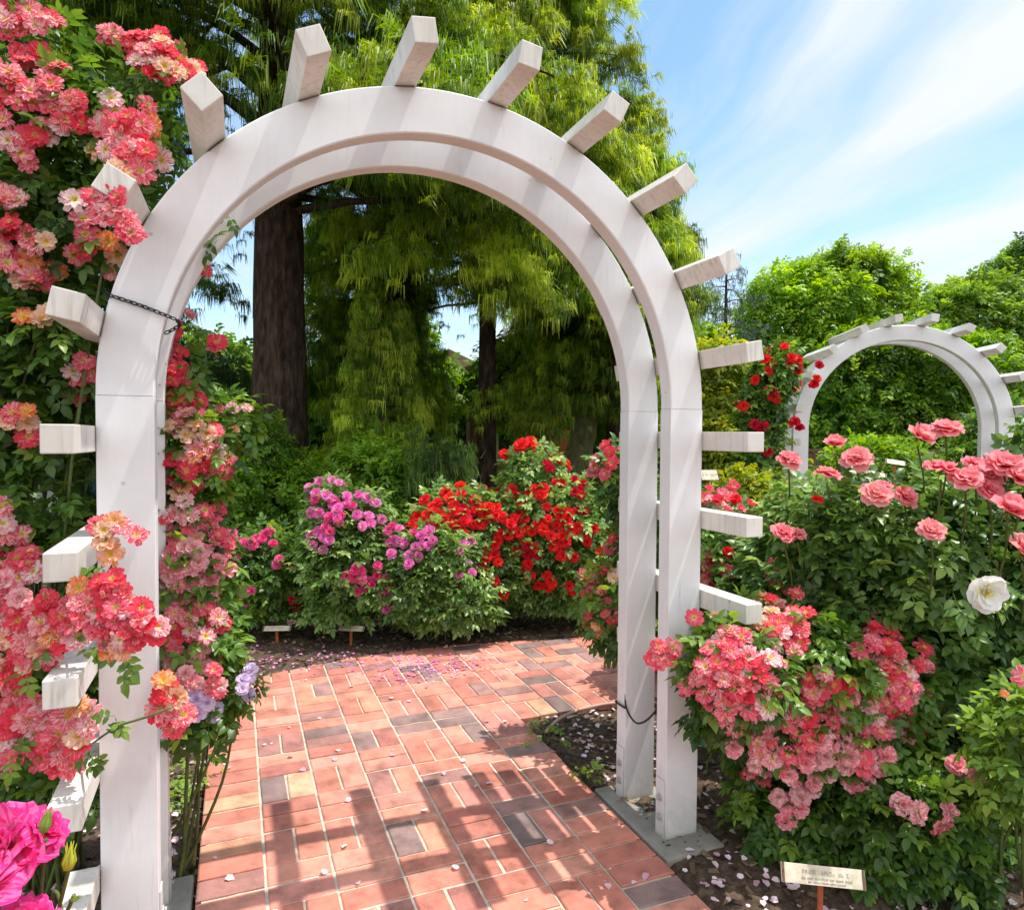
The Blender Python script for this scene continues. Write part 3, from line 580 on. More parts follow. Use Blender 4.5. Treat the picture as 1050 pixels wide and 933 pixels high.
# a leaflet and the leaf made of five
def leaflet(tp, base, ang, ln, wd, droop=0.15, fold=0.12):
    ca, sa = math.cos(ang), math.sin(ang); pts = []
    for (u_, v_) in ((0, 0), (-.42, .28), (0, .3), (.42, .28), (-.40, .62), (0, .64), (.40, .62), (0, 1.0)):
        x, y = u_ * wd, v_ * ln; z = abs(u_) * fold * 2 * wd - droop * v_ * v_ * ln
        pts.append((base[0] + x * ca + y * sa, base[1] - x * sa + y * ca, base[2] + z))
    tp.add(pts, [(0, 2, 1), (0, 3, 2), (1, 2, 5, 4), (2, 3, 6, 5), (4, 5, 7), (5, 6, 7)], [.2, .5, .3, .5, .7, .5, .7, 1])
def leaf_tmpl(seed, n=5, wd=.62):
    r_ = random.Random(seed); tp = T()
    leaflet(tp, (0, .62, -.05), r_.uniform(-.2, .2), .5, .5 * wd, r_.uniform(.1, .35), r_.uniform(.05, .3))
    for y_ in ((.25, .55) if n == 5 else (.45,)):
        for s_ in (-1, 1): leaflet(tp, (0, y_, -.05 * y_), s_ * r_.uniform(.9, 1.3), r_.uniform(.36, .44), .42 * wd, r_.uniform(.1, .4), r_.uniform(.05, .3))
    tp.add([(-.012, 0, 0), (.012, 0, 0), (.012, .65, -.05), (-.012, .65, -.05)], [(0, 1, 2, 3)], .1)
    return tp
ROSEL = [leaf_tmpl(i) for i in range(5)]
def spray_tmpl(seed, n=7, big=.34):
    r_ = random.Random(seed); tp = T()
    for i in range(n):
        y_ = i / n * .75; leaflet(tp, (0, y_, r_.uniform(-.1, .1)), (1 if i % 2 else -1) * r_.uniform(.4, 1.4), big * r_.uniform(.8, 1.2), big * .55, r_.uniform(0, .5), r_.uniform(0, .3))
    return tp
SPRAY = [spray_tmpl(i) for i in range(5)]
def tassel_tmpl(seed, n=30, ln=.95, spread=1.0, w_=.021):
    """drooping tuft of long needles: grows along +Y, needles fall to -Z"""
    r_ = random.Random(seed); tp = T()
    for i in range(n):
        s0 = r_.random() * .45; a = r_.uniform(-1, 1) * 1.5; l_ = ln * r_.uniform(.6, 1.05)
        x0, y0, z0 = r_.uniform(-.03, .03), s0, r_.uniform(-.02, .03); dx_ = math.sin(a) * spread * l_ * .55; dy_ = math.cos(a) * spread * l_ * .6
        p0 = (x0, y0, z0); p1 = (x0 + dx_ * .7, y0 + dy_ * .7, z0 + l_ * r_.uniform(-.15, .05)); p2 = (x0 + dx_ * .8, y0 + dy_ * .8, z0 - l_ * (r_.uniform(.35, .85) if i % 3 else r_.uniform(-.45, .15)))
        sx_, sy_ = math.cos(a + 1.5 * r_.random()) * w_, math.sin(a + 1.5 * r_.random()) * w_
        V = []
        for p_, k_ in ((p0, 1), (p1, 1), (p2, .35)): V += [(p_[0] - sx_ * k_, p_[1] - sy_ * k_, p_[2]), (p_[0] + sx_ * k_, p_[1] + sy_ * k_, p_[2])]
        tp.add(V, [(0, 1, 3, 2), (2, 3, 5, 4)], [0, 0, .5, .5, 1, 1])
    return tp
TASS = [tassel_tmpl(i) for i in range(5)]
TASSUP = [tassel_tmpl(50 + i, 24, .55, .8, .012) for i in range(3)]

# ------------------------------------------------------------------ bushes
class Blob:
    def __init__(s, px, py, rx, ry, Z, rz=None):
        k = Z / FPX; s.c = P(px, py, Z); s.r = np.array([rx * k, ry * k, (rz if rz is not None else min(rx, ry) * k * 1.0)])   # across, up, along view
        s.A = np.stack([RT, np.array([0, 0, 1.0]), np.array([FW[0], FW[1], 0]) / math.hypot(FW[0], FW[1])], 0)    # rows
    def local(s, p): return ((p - s.c) @ s.A.T) / s.r
    def world(s, q_): return (q_ * s.r) @ s.A + s.c
def hit(blobs, px, py):
    d = FW + RT * (px - 525) / FPX + UP * (466.5 - py) / FPX; best = None
    for b_ in blobs:
        o_ = b_.local(CAM); dd = (d @ b_.A.T) / b_.r; A_, B_, C_ = dd @ dd, 2 * o_ @ dd, o_ @ o_ - 1; D_ = B_ * B_ - 4 * A_ * C_
        if D_ < 0: continue
        t_ = (-B_ - math.sqrt(D_)) / (2 * A_)
        if t_ > 0 and (best is None or t_ < best[0]):
            p_ = CAM + d * t_; n_ = (b_.local(p_) / b_.r) @ b_.A; best = (t_, p_, n_ / np.linalg.norm(n_))
    if best is None:
        b_ = min(blobs, key=lambda q_: np.hypot(*((np.array(project(q_.c)) - (px, py)))))
        Z = (b_.c - CAM) @ FW; return P(px, py, Z), UP * .7 - FW * .7
    return best[1], best[2]
def project(p_):
    d = np.asarray(p_) - CAM; z = d @ FW; return 525 + FPX * (d @ RT) / z, 466.5 - FPX * (d @ UP) / z
def leaves(blobs, n, size, tmpls, material, parent, name='foliage', shell=(.45, 1.06), gap=.35, freq=5, droop=.3, minz=.03, light=0.0, smooth=True):
    vol = np.array([np.prod(b_.r) ** .75 for b_ in blobs]); cnt = np.maximum(1, (vol / vol.sum() * n * 1.6).astype(int)); PP, NN, EE = [], [], []
    for b_, c_ in zip(blobs, cnt):
        d = unit(c_); rad = shell[0] + (shell[1] - shell[0]) * rng.random(c_) ** .6
        wp = b_.world(d * rad[:, None]); nn = (d / b_.r) @ b_.A; nn /= np.linalg.norm(nn, axis=1, keepdims=True)
        nz = snoise(wp, freq, 3) + .45 * snoise(wp, freq * 2.7, 4)
        wp = wp + nn * (nz * .16 * b_.r.min())[:, None]
        keep = (snoise(wp, freq * 1.6, 7) + .5 * snoise(wp, freq * 4, 8)) > (-1.0 + gap * 1.6 * rng.random(c_) + gap * .5) 
        keep &= wp[:, 2] > minz
        for o_ in blobs:      # nothing deep inside a neighbour
            if o_ is not b_: keep &= (np.linalg.norm(o_.local(wp), axis=1) > .62)
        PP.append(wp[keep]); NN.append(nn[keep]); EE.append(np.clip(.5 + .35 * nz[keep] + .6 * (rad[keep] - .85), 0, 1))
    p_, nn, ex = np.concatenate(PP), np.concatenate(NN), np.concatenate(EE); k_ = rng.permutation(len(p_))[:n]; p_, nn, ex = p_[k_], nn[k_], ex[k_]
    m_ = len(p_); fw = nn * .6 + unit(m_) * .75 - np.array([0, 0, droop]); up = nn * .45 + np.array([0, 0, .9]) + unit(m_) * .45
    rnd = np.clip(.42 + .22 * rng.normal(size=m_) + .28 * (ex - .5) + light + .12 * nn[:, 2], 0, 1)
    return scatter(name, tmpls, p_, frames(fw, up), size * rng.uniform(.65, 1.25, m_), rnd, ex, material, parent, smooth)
def canes(blobs, base, parent, n=7, rad=.007, material=None, up_to=.8):
    mb = MB()
    for i in range(n):
        b_ = blobs[i % len(blobs)]; e_ = b_.world(unit(1)[0] * up_to * np.array([1, .8, 1])); s_ = base + np.array([random.uniform(-.08, .08), random.uniform(-.08, .08), -.03])
        mid = s_ * .5 + e_ * .5 + unit(1)[0] * .08 * np.linalg.norm(e_ - s_); mid[2] = max(mid[2], .08)
        pts = smooth_path([s_, mid, e_], 5); mb.tube(pts, list(np.linspace(rad, rad * .45, len(pts))), 5)
    return mb.build('stems', material or CANE, parent)
def add_bloom(root, kind, p_, n_, size, label=None, bud=False, name=None):
    me = random.choice((BUDS if bud else BLO)[kind]); z = Vector(tuple(n_)).normalized(); q_ = z.to_track_quat('Z', 'Y').to_matrix() @ Matrix.Rotation(random.random() * 6.28, 3, 'Z')
    o_ = link(name or ('rosebud' if bud else 'rose_bloom'), me, root); s_ = size * random.uniform(.86, 1.12)
    o_.matrix_local = Matrix.Translation(Vector(tuple(p_ - np.array(root.location)))) @ q_.to_4x4() @ Matrix.Diagonal((s_, s_, s_ * random.uniform(.85, 1.1), 1))
    if label: o_['label'] = label
    return o_
def flowers(root, blobs, specs, size, tocam=.55, up=.35, push=.02, jit=.35):
    """specs: (px, py, spread in px, how many, kinds) - a head of flowers on the bush surface"""
    for sp in specs:
        px, py, sd, cnt, kinds = sp[:5]; Zf = sp[5] if len(sp) > 5 else None; sz = size * (sp[6] if len(sp) > 6 else 1); kinds = kinds if isinstance(kinds, (list, tuple)) else [kinds]
        pts = []
        for i in range(cnt):
            for tr_ in range(14):
                a = random.random() * 6.28; r_ = sd * math.sqrt(random.random()); q_ = (px + r_ * math.cos(a), py + r_ * math.sin(a))
                if all(math.hypot(q_[0] - w_[0], q_[1] - w_[1]) > 1.0 * sd / math.sqrt(max(cnt, 1)) for w_ in pts): break
            pts.append(q_)
            if Zf: p_ = P(q_[0], q_[1], Zf); n_ = -FW
            else: p_, n_ = hit(blobs, *q_)
            tc_ = (CAM - p_); tc_ /= np.linalg.norm(tc_); nn = n_ * .55 + tc_ * tocam + np.array([0, 0, up]) + unit(1)[0] * jit
            kc = random.choice(kinds)
            if cnt > 2 and kc in BUDS and random.random() < .13: add_bloom(root, kc, p_ + nn / np.linalg.norm(nn) * (push + .03) + unit(1)[0] * sz * .8 * (0 if Zf else 1), nn + np.array([0, 0, .8]), sz * .5, bud=True); 
            add_bloom(root, kc, p_ + nn / np.linalg.norm(nn) * (push + random.random() * .03) * (1 if not Zf else .5), nn, sz)
def bush(label, blobs, base, nleaf, lsize, lmat, specs, size, tmpls=None, ncane=7, group='rose bushes', name='rose_bush', cat='rose bush', back=0, backkind='red', **kw):
    base = np.array([base[0], base[1], 0.0]); root = empty(name, base); tag(root, label, cat, group)
    fl = leaves(blobs, nleaf, lsize, tmpls or ROSEL, lmat, None, **kw); fl.data.transform(Matrix.Translation(-Vector(tuple(base)))); fl.parent = root
    cn = canes(blobs, base, None, ncane); cn.data.transform(Matrix.Translation(-Vector(tuple(base)))); cn.parent = root
    root.location = tuple(base); flowers(root, blobs, specs, size)
    for i in range(back):      # flowers on the sides the photograph does not face
        b_ = random.choice(blobs); d = unit(1)[0]; d[1] = abs(d[1]) * .6; d[2] = abs(d[2]); d /= np.linalg.norm(d); p_ = b_.world(d); n_ = (d / b_.r) @ b_.A; n_ /= np.linalg.norm(n_)
        if p_[2] > .25: add_bloom(root, backkind, p_, n_ + np.array([0, 0, .4]), size)
    return root
def B(Z, *l): return [Blob(a, b_, c, d, Z if len(e) < 1 else e[0]) for a, b_, c, d, *e in l]
def ground_under(px, Z): p_ = P(px, 466, Z); return (p_[0], p_[1])

ST = ['striped', 'striped', 'pale', 'flat', 'striped', 'orange', 'pale']; SP = ['pale', 'striped', 'flat', 'pale']; PK = ['pink', 'pink', 'pale']
# --- the climber over the left side of the large arch
bl = B(2.15, (20, 60, 70, 60), (35, 150, 85, 75), (120, 130, 62, 62), (165, 95, 32, 34), (80, 235, 75, 62), (20, 270, 60, 70), (60, 350, 55, 62), (25, 420, 60, 55), (60, 480, 40, 55), (20, 520, 60, 55), (45, 590, 58, 50), (30, 660, 70, 50), (70, 720, 42, 50), (10, 770, 70, 50), (60, 800, 40, 40), (30, 200, 60, 60, 2.5), (-40, 300, 90, 260, 2.5))
flw = [(10, 25, 28, 6, ['pale', 'striped', 'flat']), (38, 45, 22, 5, ST), (12, 75, 26, 6, ST), (55, 85, 14, 3, ST), (15, 120, 30, 6, ['pale', 'striped']), (50, 125, 22, 5, ['flat', 'pale', 'striped']), (30, 160, 14, 2, 'flat'),
       (75, 120, 14, 3, 'striped'), (120, 45, 14, 3, ['striped', 'pale']), (150, 58, 18, 5, ['striped', 'pale']), (170, 72, 16, 5, ['striped', 'orange', 'pale']), (190, 82, 12, 3, ['striped', 'orange']), (150, 70, 16, 3, 'striped'), (118, 125, 18, 3, ['pale', 'flat']), (145, 130, 16, 3, ['orange', 'striped']), (130, 148, 22, 6, ['striped', 'pale'], 1.75, .9), (140, 168, 12, 3, ['pale', 'striped'], 1.7, .9), (108, 165, 12, 1, 'orange'), (150, 165, 14, 2, ['pale', 'flat']),
       (82, 208, 8, 1, 'flat', None, 1.25), (112, 212, 16, 3, ['pale', 'flat'], 1.66, .9), (128, 232, 14, 4, ['pale', 'striped'], 1.66, .9), (120, 188, 10, 2, ['pale', 'orange'], 1.68, .8), (70, 245, 20, 3, ['orange', 'flat']), (100, 260, 18, 3, ['orange', 'striped']), (25, 262, 26, 6, ['striped', 'flat']), (40, 290, 18, 3, ['orange', 'pale']), (8, 215, 14, 3, 'striped'), (43, 337, 14, 2, 'orange'),
       (80, 392, 18, 4, ['pale', 'striped']), (25, 440, 16, 3, ['orange', 'striped']), (8, 545, 22, 6, ['pale', 'striped']), (30, 575, 14, 3, ['pale']), (5, 590, 18, 3, ST), (12, 620, 26, 6, ['pale', 'pink'], 1.72), (40, 645, 30, 9, ST, 1.72), (15, 665, 24, 5, ['striped', 'orange'], 1.72), (70, 640, 22, 5, ST, 1.7), (75, 608, 10, 1, 'orange', 1.62, .82), (110, 625, 24, 8, ['striped', 'pale'], 1.60, .82), (135, 640, 20, 6, ['striped', 'pale'], 1.58, .82), (115, 650, 20, 5, ['orange', 'striped'], 1.60, .82), (150, 652, 14, 4, ['pale', 'striped'], 1.6, .82), (122, 612, 14, 3, ['orange', 'striped'], 1.6, .82), (118, 552, 18, 4, ['pale', 'striped', 'orange'], 1.62, .82), (138, 562, 9, 1, 'striped', 1.62, .82),
       (10, 735, 26, 6, ['pale', 'pink', 'striped'], 1.78), (60, 735, 26, 7, ['striped', 'pale'], 1.75), (85, 745, 16, 3, ['orange', 'pale'], 1.72), (30, 760, 24, 6, ['striped', 'pale'], 1.74), (65, 770, 20, 5, ['striped', 'pale'], 1.72), (10, 700, 18, 3, 'striped', 1.8)]
root = bush('climbing rose with striped pink and red blooms covering the outside of the left posts', bl, ground_under(50, 2.3), 5200, .092, LEAF, [], .036, ncane=26, name='climbing_rose', cat='climbing rose', group='climbing roses', gap=.25)
flowers(root, bl, [(f_[0], f_[1], f_[2] * 1.12, int(f_[3] * 1.5 + .5) if f_[3] > 1 else 1, *f_[4:]) for f_ in flw], .0345, tocam=.6, up=.55, jit=.4)
# leafy sprays that cross the face of the left post
def spray_leaves(root, pts, Z, n, size, material=LEAF, sd=12):
    for px, py in pts:
        c = P(px, py, Z); p_ = np.array([P(px + random.gauss(0, sd), py + random.gauss(0, sd), Z + random.uniform(-.04, .04)) for _ in range(n)]); m_ = len(p_); p_[0] = c
        fw = (p_ - c) * 8 + unit(m_) * .5 + np.array([0, 0, -.25]); up = -FW[None, :] * .5 + np.array([[0, 0, .7]]) + unit(m_) * .4; p_ = c + (p_ - c) * .15
        o_ = scatter('leaf_spray', ROSEL, p_, frames(fw, up), size * rng.uniform(.7, 1.2, m_), np.clip(.45 + .2 * rng.normal(size=m_), 0, 1), np.full(m_, .6), material, None, True)
        o_.data.transform(Matrix.Translation(-Vector(root.location))); o_.parent = root
spray_leaves(root, [(105, 592), (92, 664), (25, 690), (130, 672), (12, 775), (98, 770), (118, 735)], 1.66, 4, .075)
mb = MB(); mb.tube(smooth_path([P(100, 600, 1.75), P(112, 585, 1.66), P(122, 565, 1.62)], 5), .003, 5); mb.tube(smooth_path([P(95, 762, 1.8), P(120, 745, 1.66), P(150, 735, 1.64), P(175, 725, 1.66)], 5), .003, 5)
o_ = mb.build('shoot', CANE); o_.data.transform(Matrix.Translation(-Vector(root.location))); o_.parent = root
# --- the same rose trained up inside the left posts
bl = B(2.32, (180, 350, 15, 26), (185, 400, 20, 34), (200, 460, 30, 38), (190, 520, 28, 34), (195, 580, 34, 38), (195, 640, 36, 40), (200, 690, 30, 34), (235, 430, 24, 22, 2.5), (205, 730, 28, 24))
flw = [(182, 338, 8, 2, ['pale', 'striped']), (217, 358, 7, 1, 'striped'), (222, 382, 9, 1, 'striped'), (175, 362, 12, 4, ['pale', 'striped']), (176, 388, 14, 4, ['striped']), (185, 410, 18, 6, ['striped', 'orange']), (198, 425, 14, 4, ['striped']), (180, 430, 12, 3, 'striped'), (195, 455, 20, 5, ['pale', 'orange']), (215, 465, 18, 6, ['pale', 'striped']), (200, 480, 18, 4, ['orange', 'striped']), (215, 485, 14, 3, 'striped'), (175, 497, 16, 5, ['orange', 'striped']), (200, 500, 14, 3, 'orange'),
       (180, 530, 16, 5, ['pale', 'striped']), (180, 550, 16, 4, ['pale', 'flat']), (208, 535, 16, 4, ['pale']), (215, 555, 14, 3, ['orange', 'pale']), (185, 580, 22, 6, 'pink'), (215, 580, 20, 6, ['pink', 'pale']), (200, 600, 24, 7, 'pink'), (175, 615, 16, 4, ['pale', 'pink']), (205, 625, 12, 2, ['orange', 'flat']), (215, 640, 12, 3, ['striped', 'pale']), (180, 640, 18, 5, ['pale', 'striped']), (170, 655, 12, 3, 'pale'), (208, 670, 14, 4, ['pale']), (243, 428, 14, 3, ['pale', 'orange'], None, .7), (195, 693, 14, 3, 'pink'), (172, 715, 14, 5, ['striped', 'orange'], 1.78), (178, 738, 12, 3, 'striped', 1.78), (208, 275, 12, 3, ['pale', 'striped'], 2.25, .7)]
root2 = bush('climbing rose with clustered pink and orange blooms rising inside the left posts', bl, (-.90, .47), 1500, .085, LEAF, [], .036, ncane=3, name='climbing_rose', cat='climbing rose', group='climbing roses', gap=.2)
flowers(root2, bl, [(f_[0], f_[1], f_[2] * 1.1, int(f_[3] * 1.4 + .5) if f_[3] > 1 else 1, *f_[4:]) for f_ in flw], .034, tocam=.6, up=.6, jit=.45)
spray_leaves(root2, [(225, 465), (232, 490), (222, 245), (235, 220), (190, 375), (215, 770)], 2.2, 3, .08, sd=7)
# --- lavender heads beside the foot of the left posts
bl = B(2.35, (205, 725, 22, 26), (245, 705, 14, 16))
bush('low lavender flowered rose spilling beside the foot of the left posts', bl, (-.87, .50), 160, .06, LEAF, [(200, 720, 14, 6, 'lavender', 2.1), (225, 700, 14, 5, 'pale', 2.1), (195, 700, 12, 5, 'pink', 2.1), (212, 735, 14, 6, 'lavender'), (212, 708, 9, 3, 'lavender'), (253, 698, 8, 3, 'lavender'), (253, 712, 7, 3, 'lavender'), (190, 735, 8, 2, 'lavender')], .026, ncane=4)
# low seedlings by the left edge of the path
def tuft(px, py, r_, n, size, label):
    g_ = PG(px, py); root = empty('seedling', (g_[0], g_[1], 0)); tag(root, label, 'plant'); k_ = 1; p_ = np.stack([rng.normal(size=n) * r_, rng.normal(size=n) * r_, rng.uniform(.01, .06, n)], 1)
    fw = p_ * np.array([1, 1, 0]) + unit(n) * .03 + np.array([0, 0, .01]); scatter('foliage', ROSEL, p_, frames(fw, np.array([[0, 0, 1.]]) + unit(n) * .3), size * rng.uniform(.6, 1.2, n), np.clip(rng.normal(.8, .15, n), 0, 1), np.full(n, .8), LEAF, root, True)
    mb = MB(); [mb.tube([(0, 0, -.03), (random.gauss(0, r_), random.gauss(0, r_), .04)], .002, 4) for _ in range(5)]; mb.build('stems', CANE, root)
tuft(190, 803, .05, 46, .05, 'bright green seedling nearest the arch left of the path'); tuft(178, 826, .04, 26, .05, 'bright green seedling in front of its larger neighbour left of the path')
tuft(560, 757, .045, 26, .045, 'bright green seedling at the inner corner of the brick path'); tuft(602, 800, .04, 18, .045, 'bright green seedling between path and right footing')

# --- big magenta rose close to the viewer, lower left
base = np.array([*ground_under(-30, 1.0), 0.]); root = empty('rose_bush', base); tag(root, 'magenta rose with large blooms and a pale green bud close by at lower left', 'rose bush', 'rose bushes')
for px, py, Z, s_, n_ in ((2, 872, .95, .066, (-.1, -.5, .9)), (46, 852, .97, .036, (.7, -.3, .7)), (20, 958, .92, .062, (.1, -.4, 1)), (-24, 915, .9, .06, (-.3, -.5, .8))):
    add_bloom(root, 'magenta', P(px, py, Z), np.array(n_), s_)
mb = MB()
for a_, b_ in (((8, 885, .92), (-10, 1050, 1.0)), ((47, 860, .95), (20, 1050, 1.0)), ((70, 893, .97), (30, 1010, 1.02)), ((22, 965, .88), (0, 1100, 1.0)), ((76, 917, .98), (48, 960, 1.0))):
    s_, e_ = P(*a_), P(*b_); e2 = base + np.array([random.uniform(-.05, .05), random.uniform(-.05, .05), -.02]); mb.tube(smooth_path([s_, s_ * .5 + e_ * .5 + RT * .006, e_, e2], 6), .0028, 6)
o_ = mb.build('stems', CANE); o_.data.transform(Matrix.Translation(-Vector(tuple(base)))); o_.parent = root
YB = noisy('yellow_green_bud', [(0.3, (0.28, 0.34, 0.02)), (0.7, (0.55, 0.55, 0.05))], 40, 0.5, 0.1)
def budshape(p_, s_, tilt, material):
    mb = MB(); prof = [(-1.5, .1), (-1.2, .12), (-1.05, .32), (-.7, .5), (-.2, .55), (.3, .42), (.8, .22), (1.3, .09), (1.75, .02)]; mb.tube([(0, 0, z) for z, _ in prof], [r for _, r in prof], 12, wob=.06)
    for c in range(5): a = c * 1.2566; mb.tube([(.3 * math.cos(a), .3 * math.sin(a), -1.05), (.56 * math.cos(a), .56 * math.sin(a), -.2), (.35 * math.cos(a), .35 * math.sin(a), .8), (.5 * math.cos(a), .5 * math.sin(a), 1.5)], [.12, .16, .09, .02], 5)
    o_ = mb.build('rosebud', material, root); o_.location = tuple(p_ - base); o_.scale = (s_,) * 3; o_.rotation_euler = tilt; return o_
budshape(P(71, 880, .97), .0145, (.05, .12, 0), YB); budshape(P(47, 843, .93), .0115, (.1, .25, 1), SEPAL); budshape(P(77, 921, .98), .006, (0, 1.4, 0), SEPAL)
spray_leaves(root, [(-5, 985), (30, 1000), (-20, 930)], .98, 5, .06, sd=10)

# --- bed behind the path
RD = ['red']; LM = ['lilac', 'hotpink']
bush('bushy rose with small hot pink blooms beside the climbing rose, behind the path', B(5.3, (232, 610, 46, 55), (275, 600, 40, 55), (255, 650, 60, 26)), ground_under(255, 5.3), 3200, .10, LEAF,
     [(236, 556, 10, 5, 'hotpink'), (256, 556, 9, 4, 'hotpink'), (272, 554, 9, 4, 'hotpink'), (240, 574, 8, 3, 'hotpink'), (255, 560, 5, 1, 'hotpink'), (254, 607, 6, 2, 'hotpink'), (284, 580, 6, 2, 'hotpink'), (301, 587, 8, 2, 'crimson'), (296, 622, 8, 2, 'crimson'), (258, 622, 5, 1, 'hotpink')], .042, back=14, backkind='hotpink', minz=.17)
bush('rose bush with lilac and magenta flower heads left of the red roses', B(5.25, (362, 575, 48, 62), (345, 620, 40, 40), (395, 610, 42, 50), (340, 530, 26, 36), (375, 535, 26, 30)), ground_under(365, 5.3), 4200, .10, LEAFG,
     [(335, 505, 14, 5, ['hotpink', 'lilac']), (322, 508, 8, 3, 'lilac'), (335, 525, 14, 7, 'lilac'), (352, 520, 12, 6, ['lilac', 'hotpink']), (374, 525, 18, 9, 'lilac'), (327, 557, 11, 6, 'lilac'), (340, 538, 9, 4, 'hotpink'), (362, 592, 12, 6, 'hotpink'), (375, 585, 12, 4, 'hotpink'), (398, 605, 10, 5, 'hotpink'), (372, 602, 10, 4, ['magenta', 'hotpink'], None, .9), (398, 624, 6, 2, 'lilac')], .044, back=20, backkind='lilac', minz=.17)
bush('low rose bush with pale lilac clusters under the red roses', B(5.1, (430, 600, 40, 45), (470, 615, 38, 40), (450, 570, 35, 30)), ground_under(448, 5.1), 2800, .10, LEAFG,
     [(412, 548, 14, 6, ['lilac', 'hotpink']), (408, 566, 12, 5, 'lilac'), (437, 556, 12, 6, 'lilac'), (425, 575, 8, 3, 'lilac'), (480, 560, 6, 2, 'lilac'), (478, 587, 8, 3, 'lilac'), (470, 565, 8, 2, 'lilac')], .044, back=10, backkind='lilac', minz=.17)
bush('broad rose bush massed with bright red blooms, left of the taller red one', B(5.5, (470, 560, 52, 60), (520, 580, 45, 62), (500, 540, 60, 40)), ground_under(495, 5.5), 4600, .10, LEAFG,
     [(452, 522, 16, 8, 'red'), (440, 545, 20, 10, 'red'), (465, 545, 14, 7, 'red'), (432, 535, 8, 3, 'red'), (470, 512, 10, 4, 'red'), (500, 575, 12, 5, 'red'), (470, 595, 9, 3, 'red'), (530, 540, 10, 4, 'red'), (455, 530, 14, 6, 'red'), (488, 528, 14, 8, 'red'), (505, 530, 12, 6, 'red'), (465, 570, 9, 4, 'red'), (515, 556, 10, 4, 'red'), (487, 620, 9, 4, 'red'), (512, 604, 8, 3, 'red'), (480, 530, 8, 3, 'crimson'), (450, 560, 6, 2, 'red'), (495, 603, 8, 2, 'crimson')], .050, back=24, minz=.17)
bush('tall red rose bush reaching toward the right posts behind the path', B(5.6, (560, 560, 50, 75), (595, 575, 42, 70), (545, 500, 32, 42), (530, 620, 50, 30), (590, 520, 26, 30)), ground_under(565, 5.6), 5200, .10, LEAFG,
     [(514, 516, 14, 7, 'red'), (536, 514, 16, 9, 'red'), (552, 508, 9, 3, 'red'), (570, 528, 14, 8, 'red'), (560, 543, 10, 4, 'red'), (578, 545, 9, 4, 'red'), (536, 556, 15, 9, 'red'), (524, 572, 9, 4, 'red'), (548, 568, 10, 3, 'crimson'), (572, 562, 9, 3, 'red'), (580, 568, 10, 4, 'red'), (560, 598, 9, 5, 'red'), (600, 545, 12, 5, 'red'), (545, 585, 8, 3, 'red'), (605, 590, 8, 3, 'red'), (520, 588, 5, 1, 'red'), (544, 455, 5, 1, 'red', None, 1.4), (533, 462, 5, 1, 'red', None, 1.4), (520, 471, 5, 1, 'red', None, 1.3), (575, 480, 6, 2, 'red'), (583, 490, 6, 2, 'crimson'), (594, 500, 8, 4, 'crimson'), (560, 483, 5, 2, 'crimson'), (574, 500, 5, 2, 'red'), (598, 508, 5, 1, 'red'), (595, 525, 6, 2, 'crimson'), (618, 515, 6, 1, 'red', None, 1.3), (620, 570, 7, 2, 'red'), (585, 605, 6, 2, 'red')], .048, back=20, minz=.17)
bush('pink striped rose seen in the gap beside the rear right post', B(3.5, (650, 620, 48, 48), (640, 490, 28, 42), (670, 560, 40, 60)), ground_under(655, 3.5), 1500, .09, LEAF,
     [(600, 600, 10, 4, ['striped', 'pale']), (615, 612, 14, 5, ['pale', 'striped']), (625, 595, 9, 4, ['striped', 'orange']), (612, 640, 10, 4, ['pale', 'orange']), (628, 630, 10, 4, SP), (615, 655, 7, 2, 'orange'), (622, 480, 10, 3, ['striped', 'pale']), (610, 483, 6, 2, 'striped'), (628, 465, 6, 2, 'striped'), (628, 560, 8, 3, SP)], .036, back=8, backkind='pale')
# --- right of the large arch
bush('rose bush with rosy red clusters just behind the right crossbars of the large arch', B(4.3, (735, 560, 46, 55), (760, 610, 50, 50), (700, 600, 46, 60)), ground_under(740, 4.3), 3000, .10, LEAFG,
     [(728, 512, 12, 5, ['striped']), (745, 505, 12, 5, 'striped'), (735, 520, 12, 4, ['pale', 'striped']), (760, 520, 10, 3, ['striped', 'red']), (735, 590, 14, 6, 'pale'), (750, 600, 14, 6, 'pale'), (765, 608, 12, 5, ['pale', 'striped']), (725, 575, 10, 4, ['striped']), (744, 568, 6, 1, 'red'), (725, 600, 12, 4, 'striped')], .042, back=10, backkind='striped')
bush('striped rose bush with one large red and pink flower head beside the coral bush', B(3.4, (815, 590, 48, 55), (790, 630, 50, 55), (850, 640, 50, 60), (830, 540, 40, 40)), ground_under(815, 3.4), 3000, .10, LEAFG,
     [(818, 577, 22, 9, ['striped', 'pale']), (832, 595, 20, 9, ['pale', 'striped']), (805, 590, 16, 5, ['striped', 'pale']), (840, 575, 14, 5, 'striped'), (822, 560, 12, 3, 'striped'), (850, 600, 8, 2, 'pale')], .045, back=8, backkind='striped')
bl = B(2.75, (880, 590, 62, 82), (950, 600, 80, 105), (1020, 580, 80, 95), (960, 720, 85, 110), (1040, 700, 85, 120), (890, 540, 46, 50), (1000, 800, 90, 70), (1090, 620, 70, 200), (840, 545, 30, 40))
root = bush('tall bush of large coral pink roses with dark glossy leaves at right', bl, ground_under(985, 2.8), 7000, .105, LEAFD, [], .05, ncane=22, gap=.3)
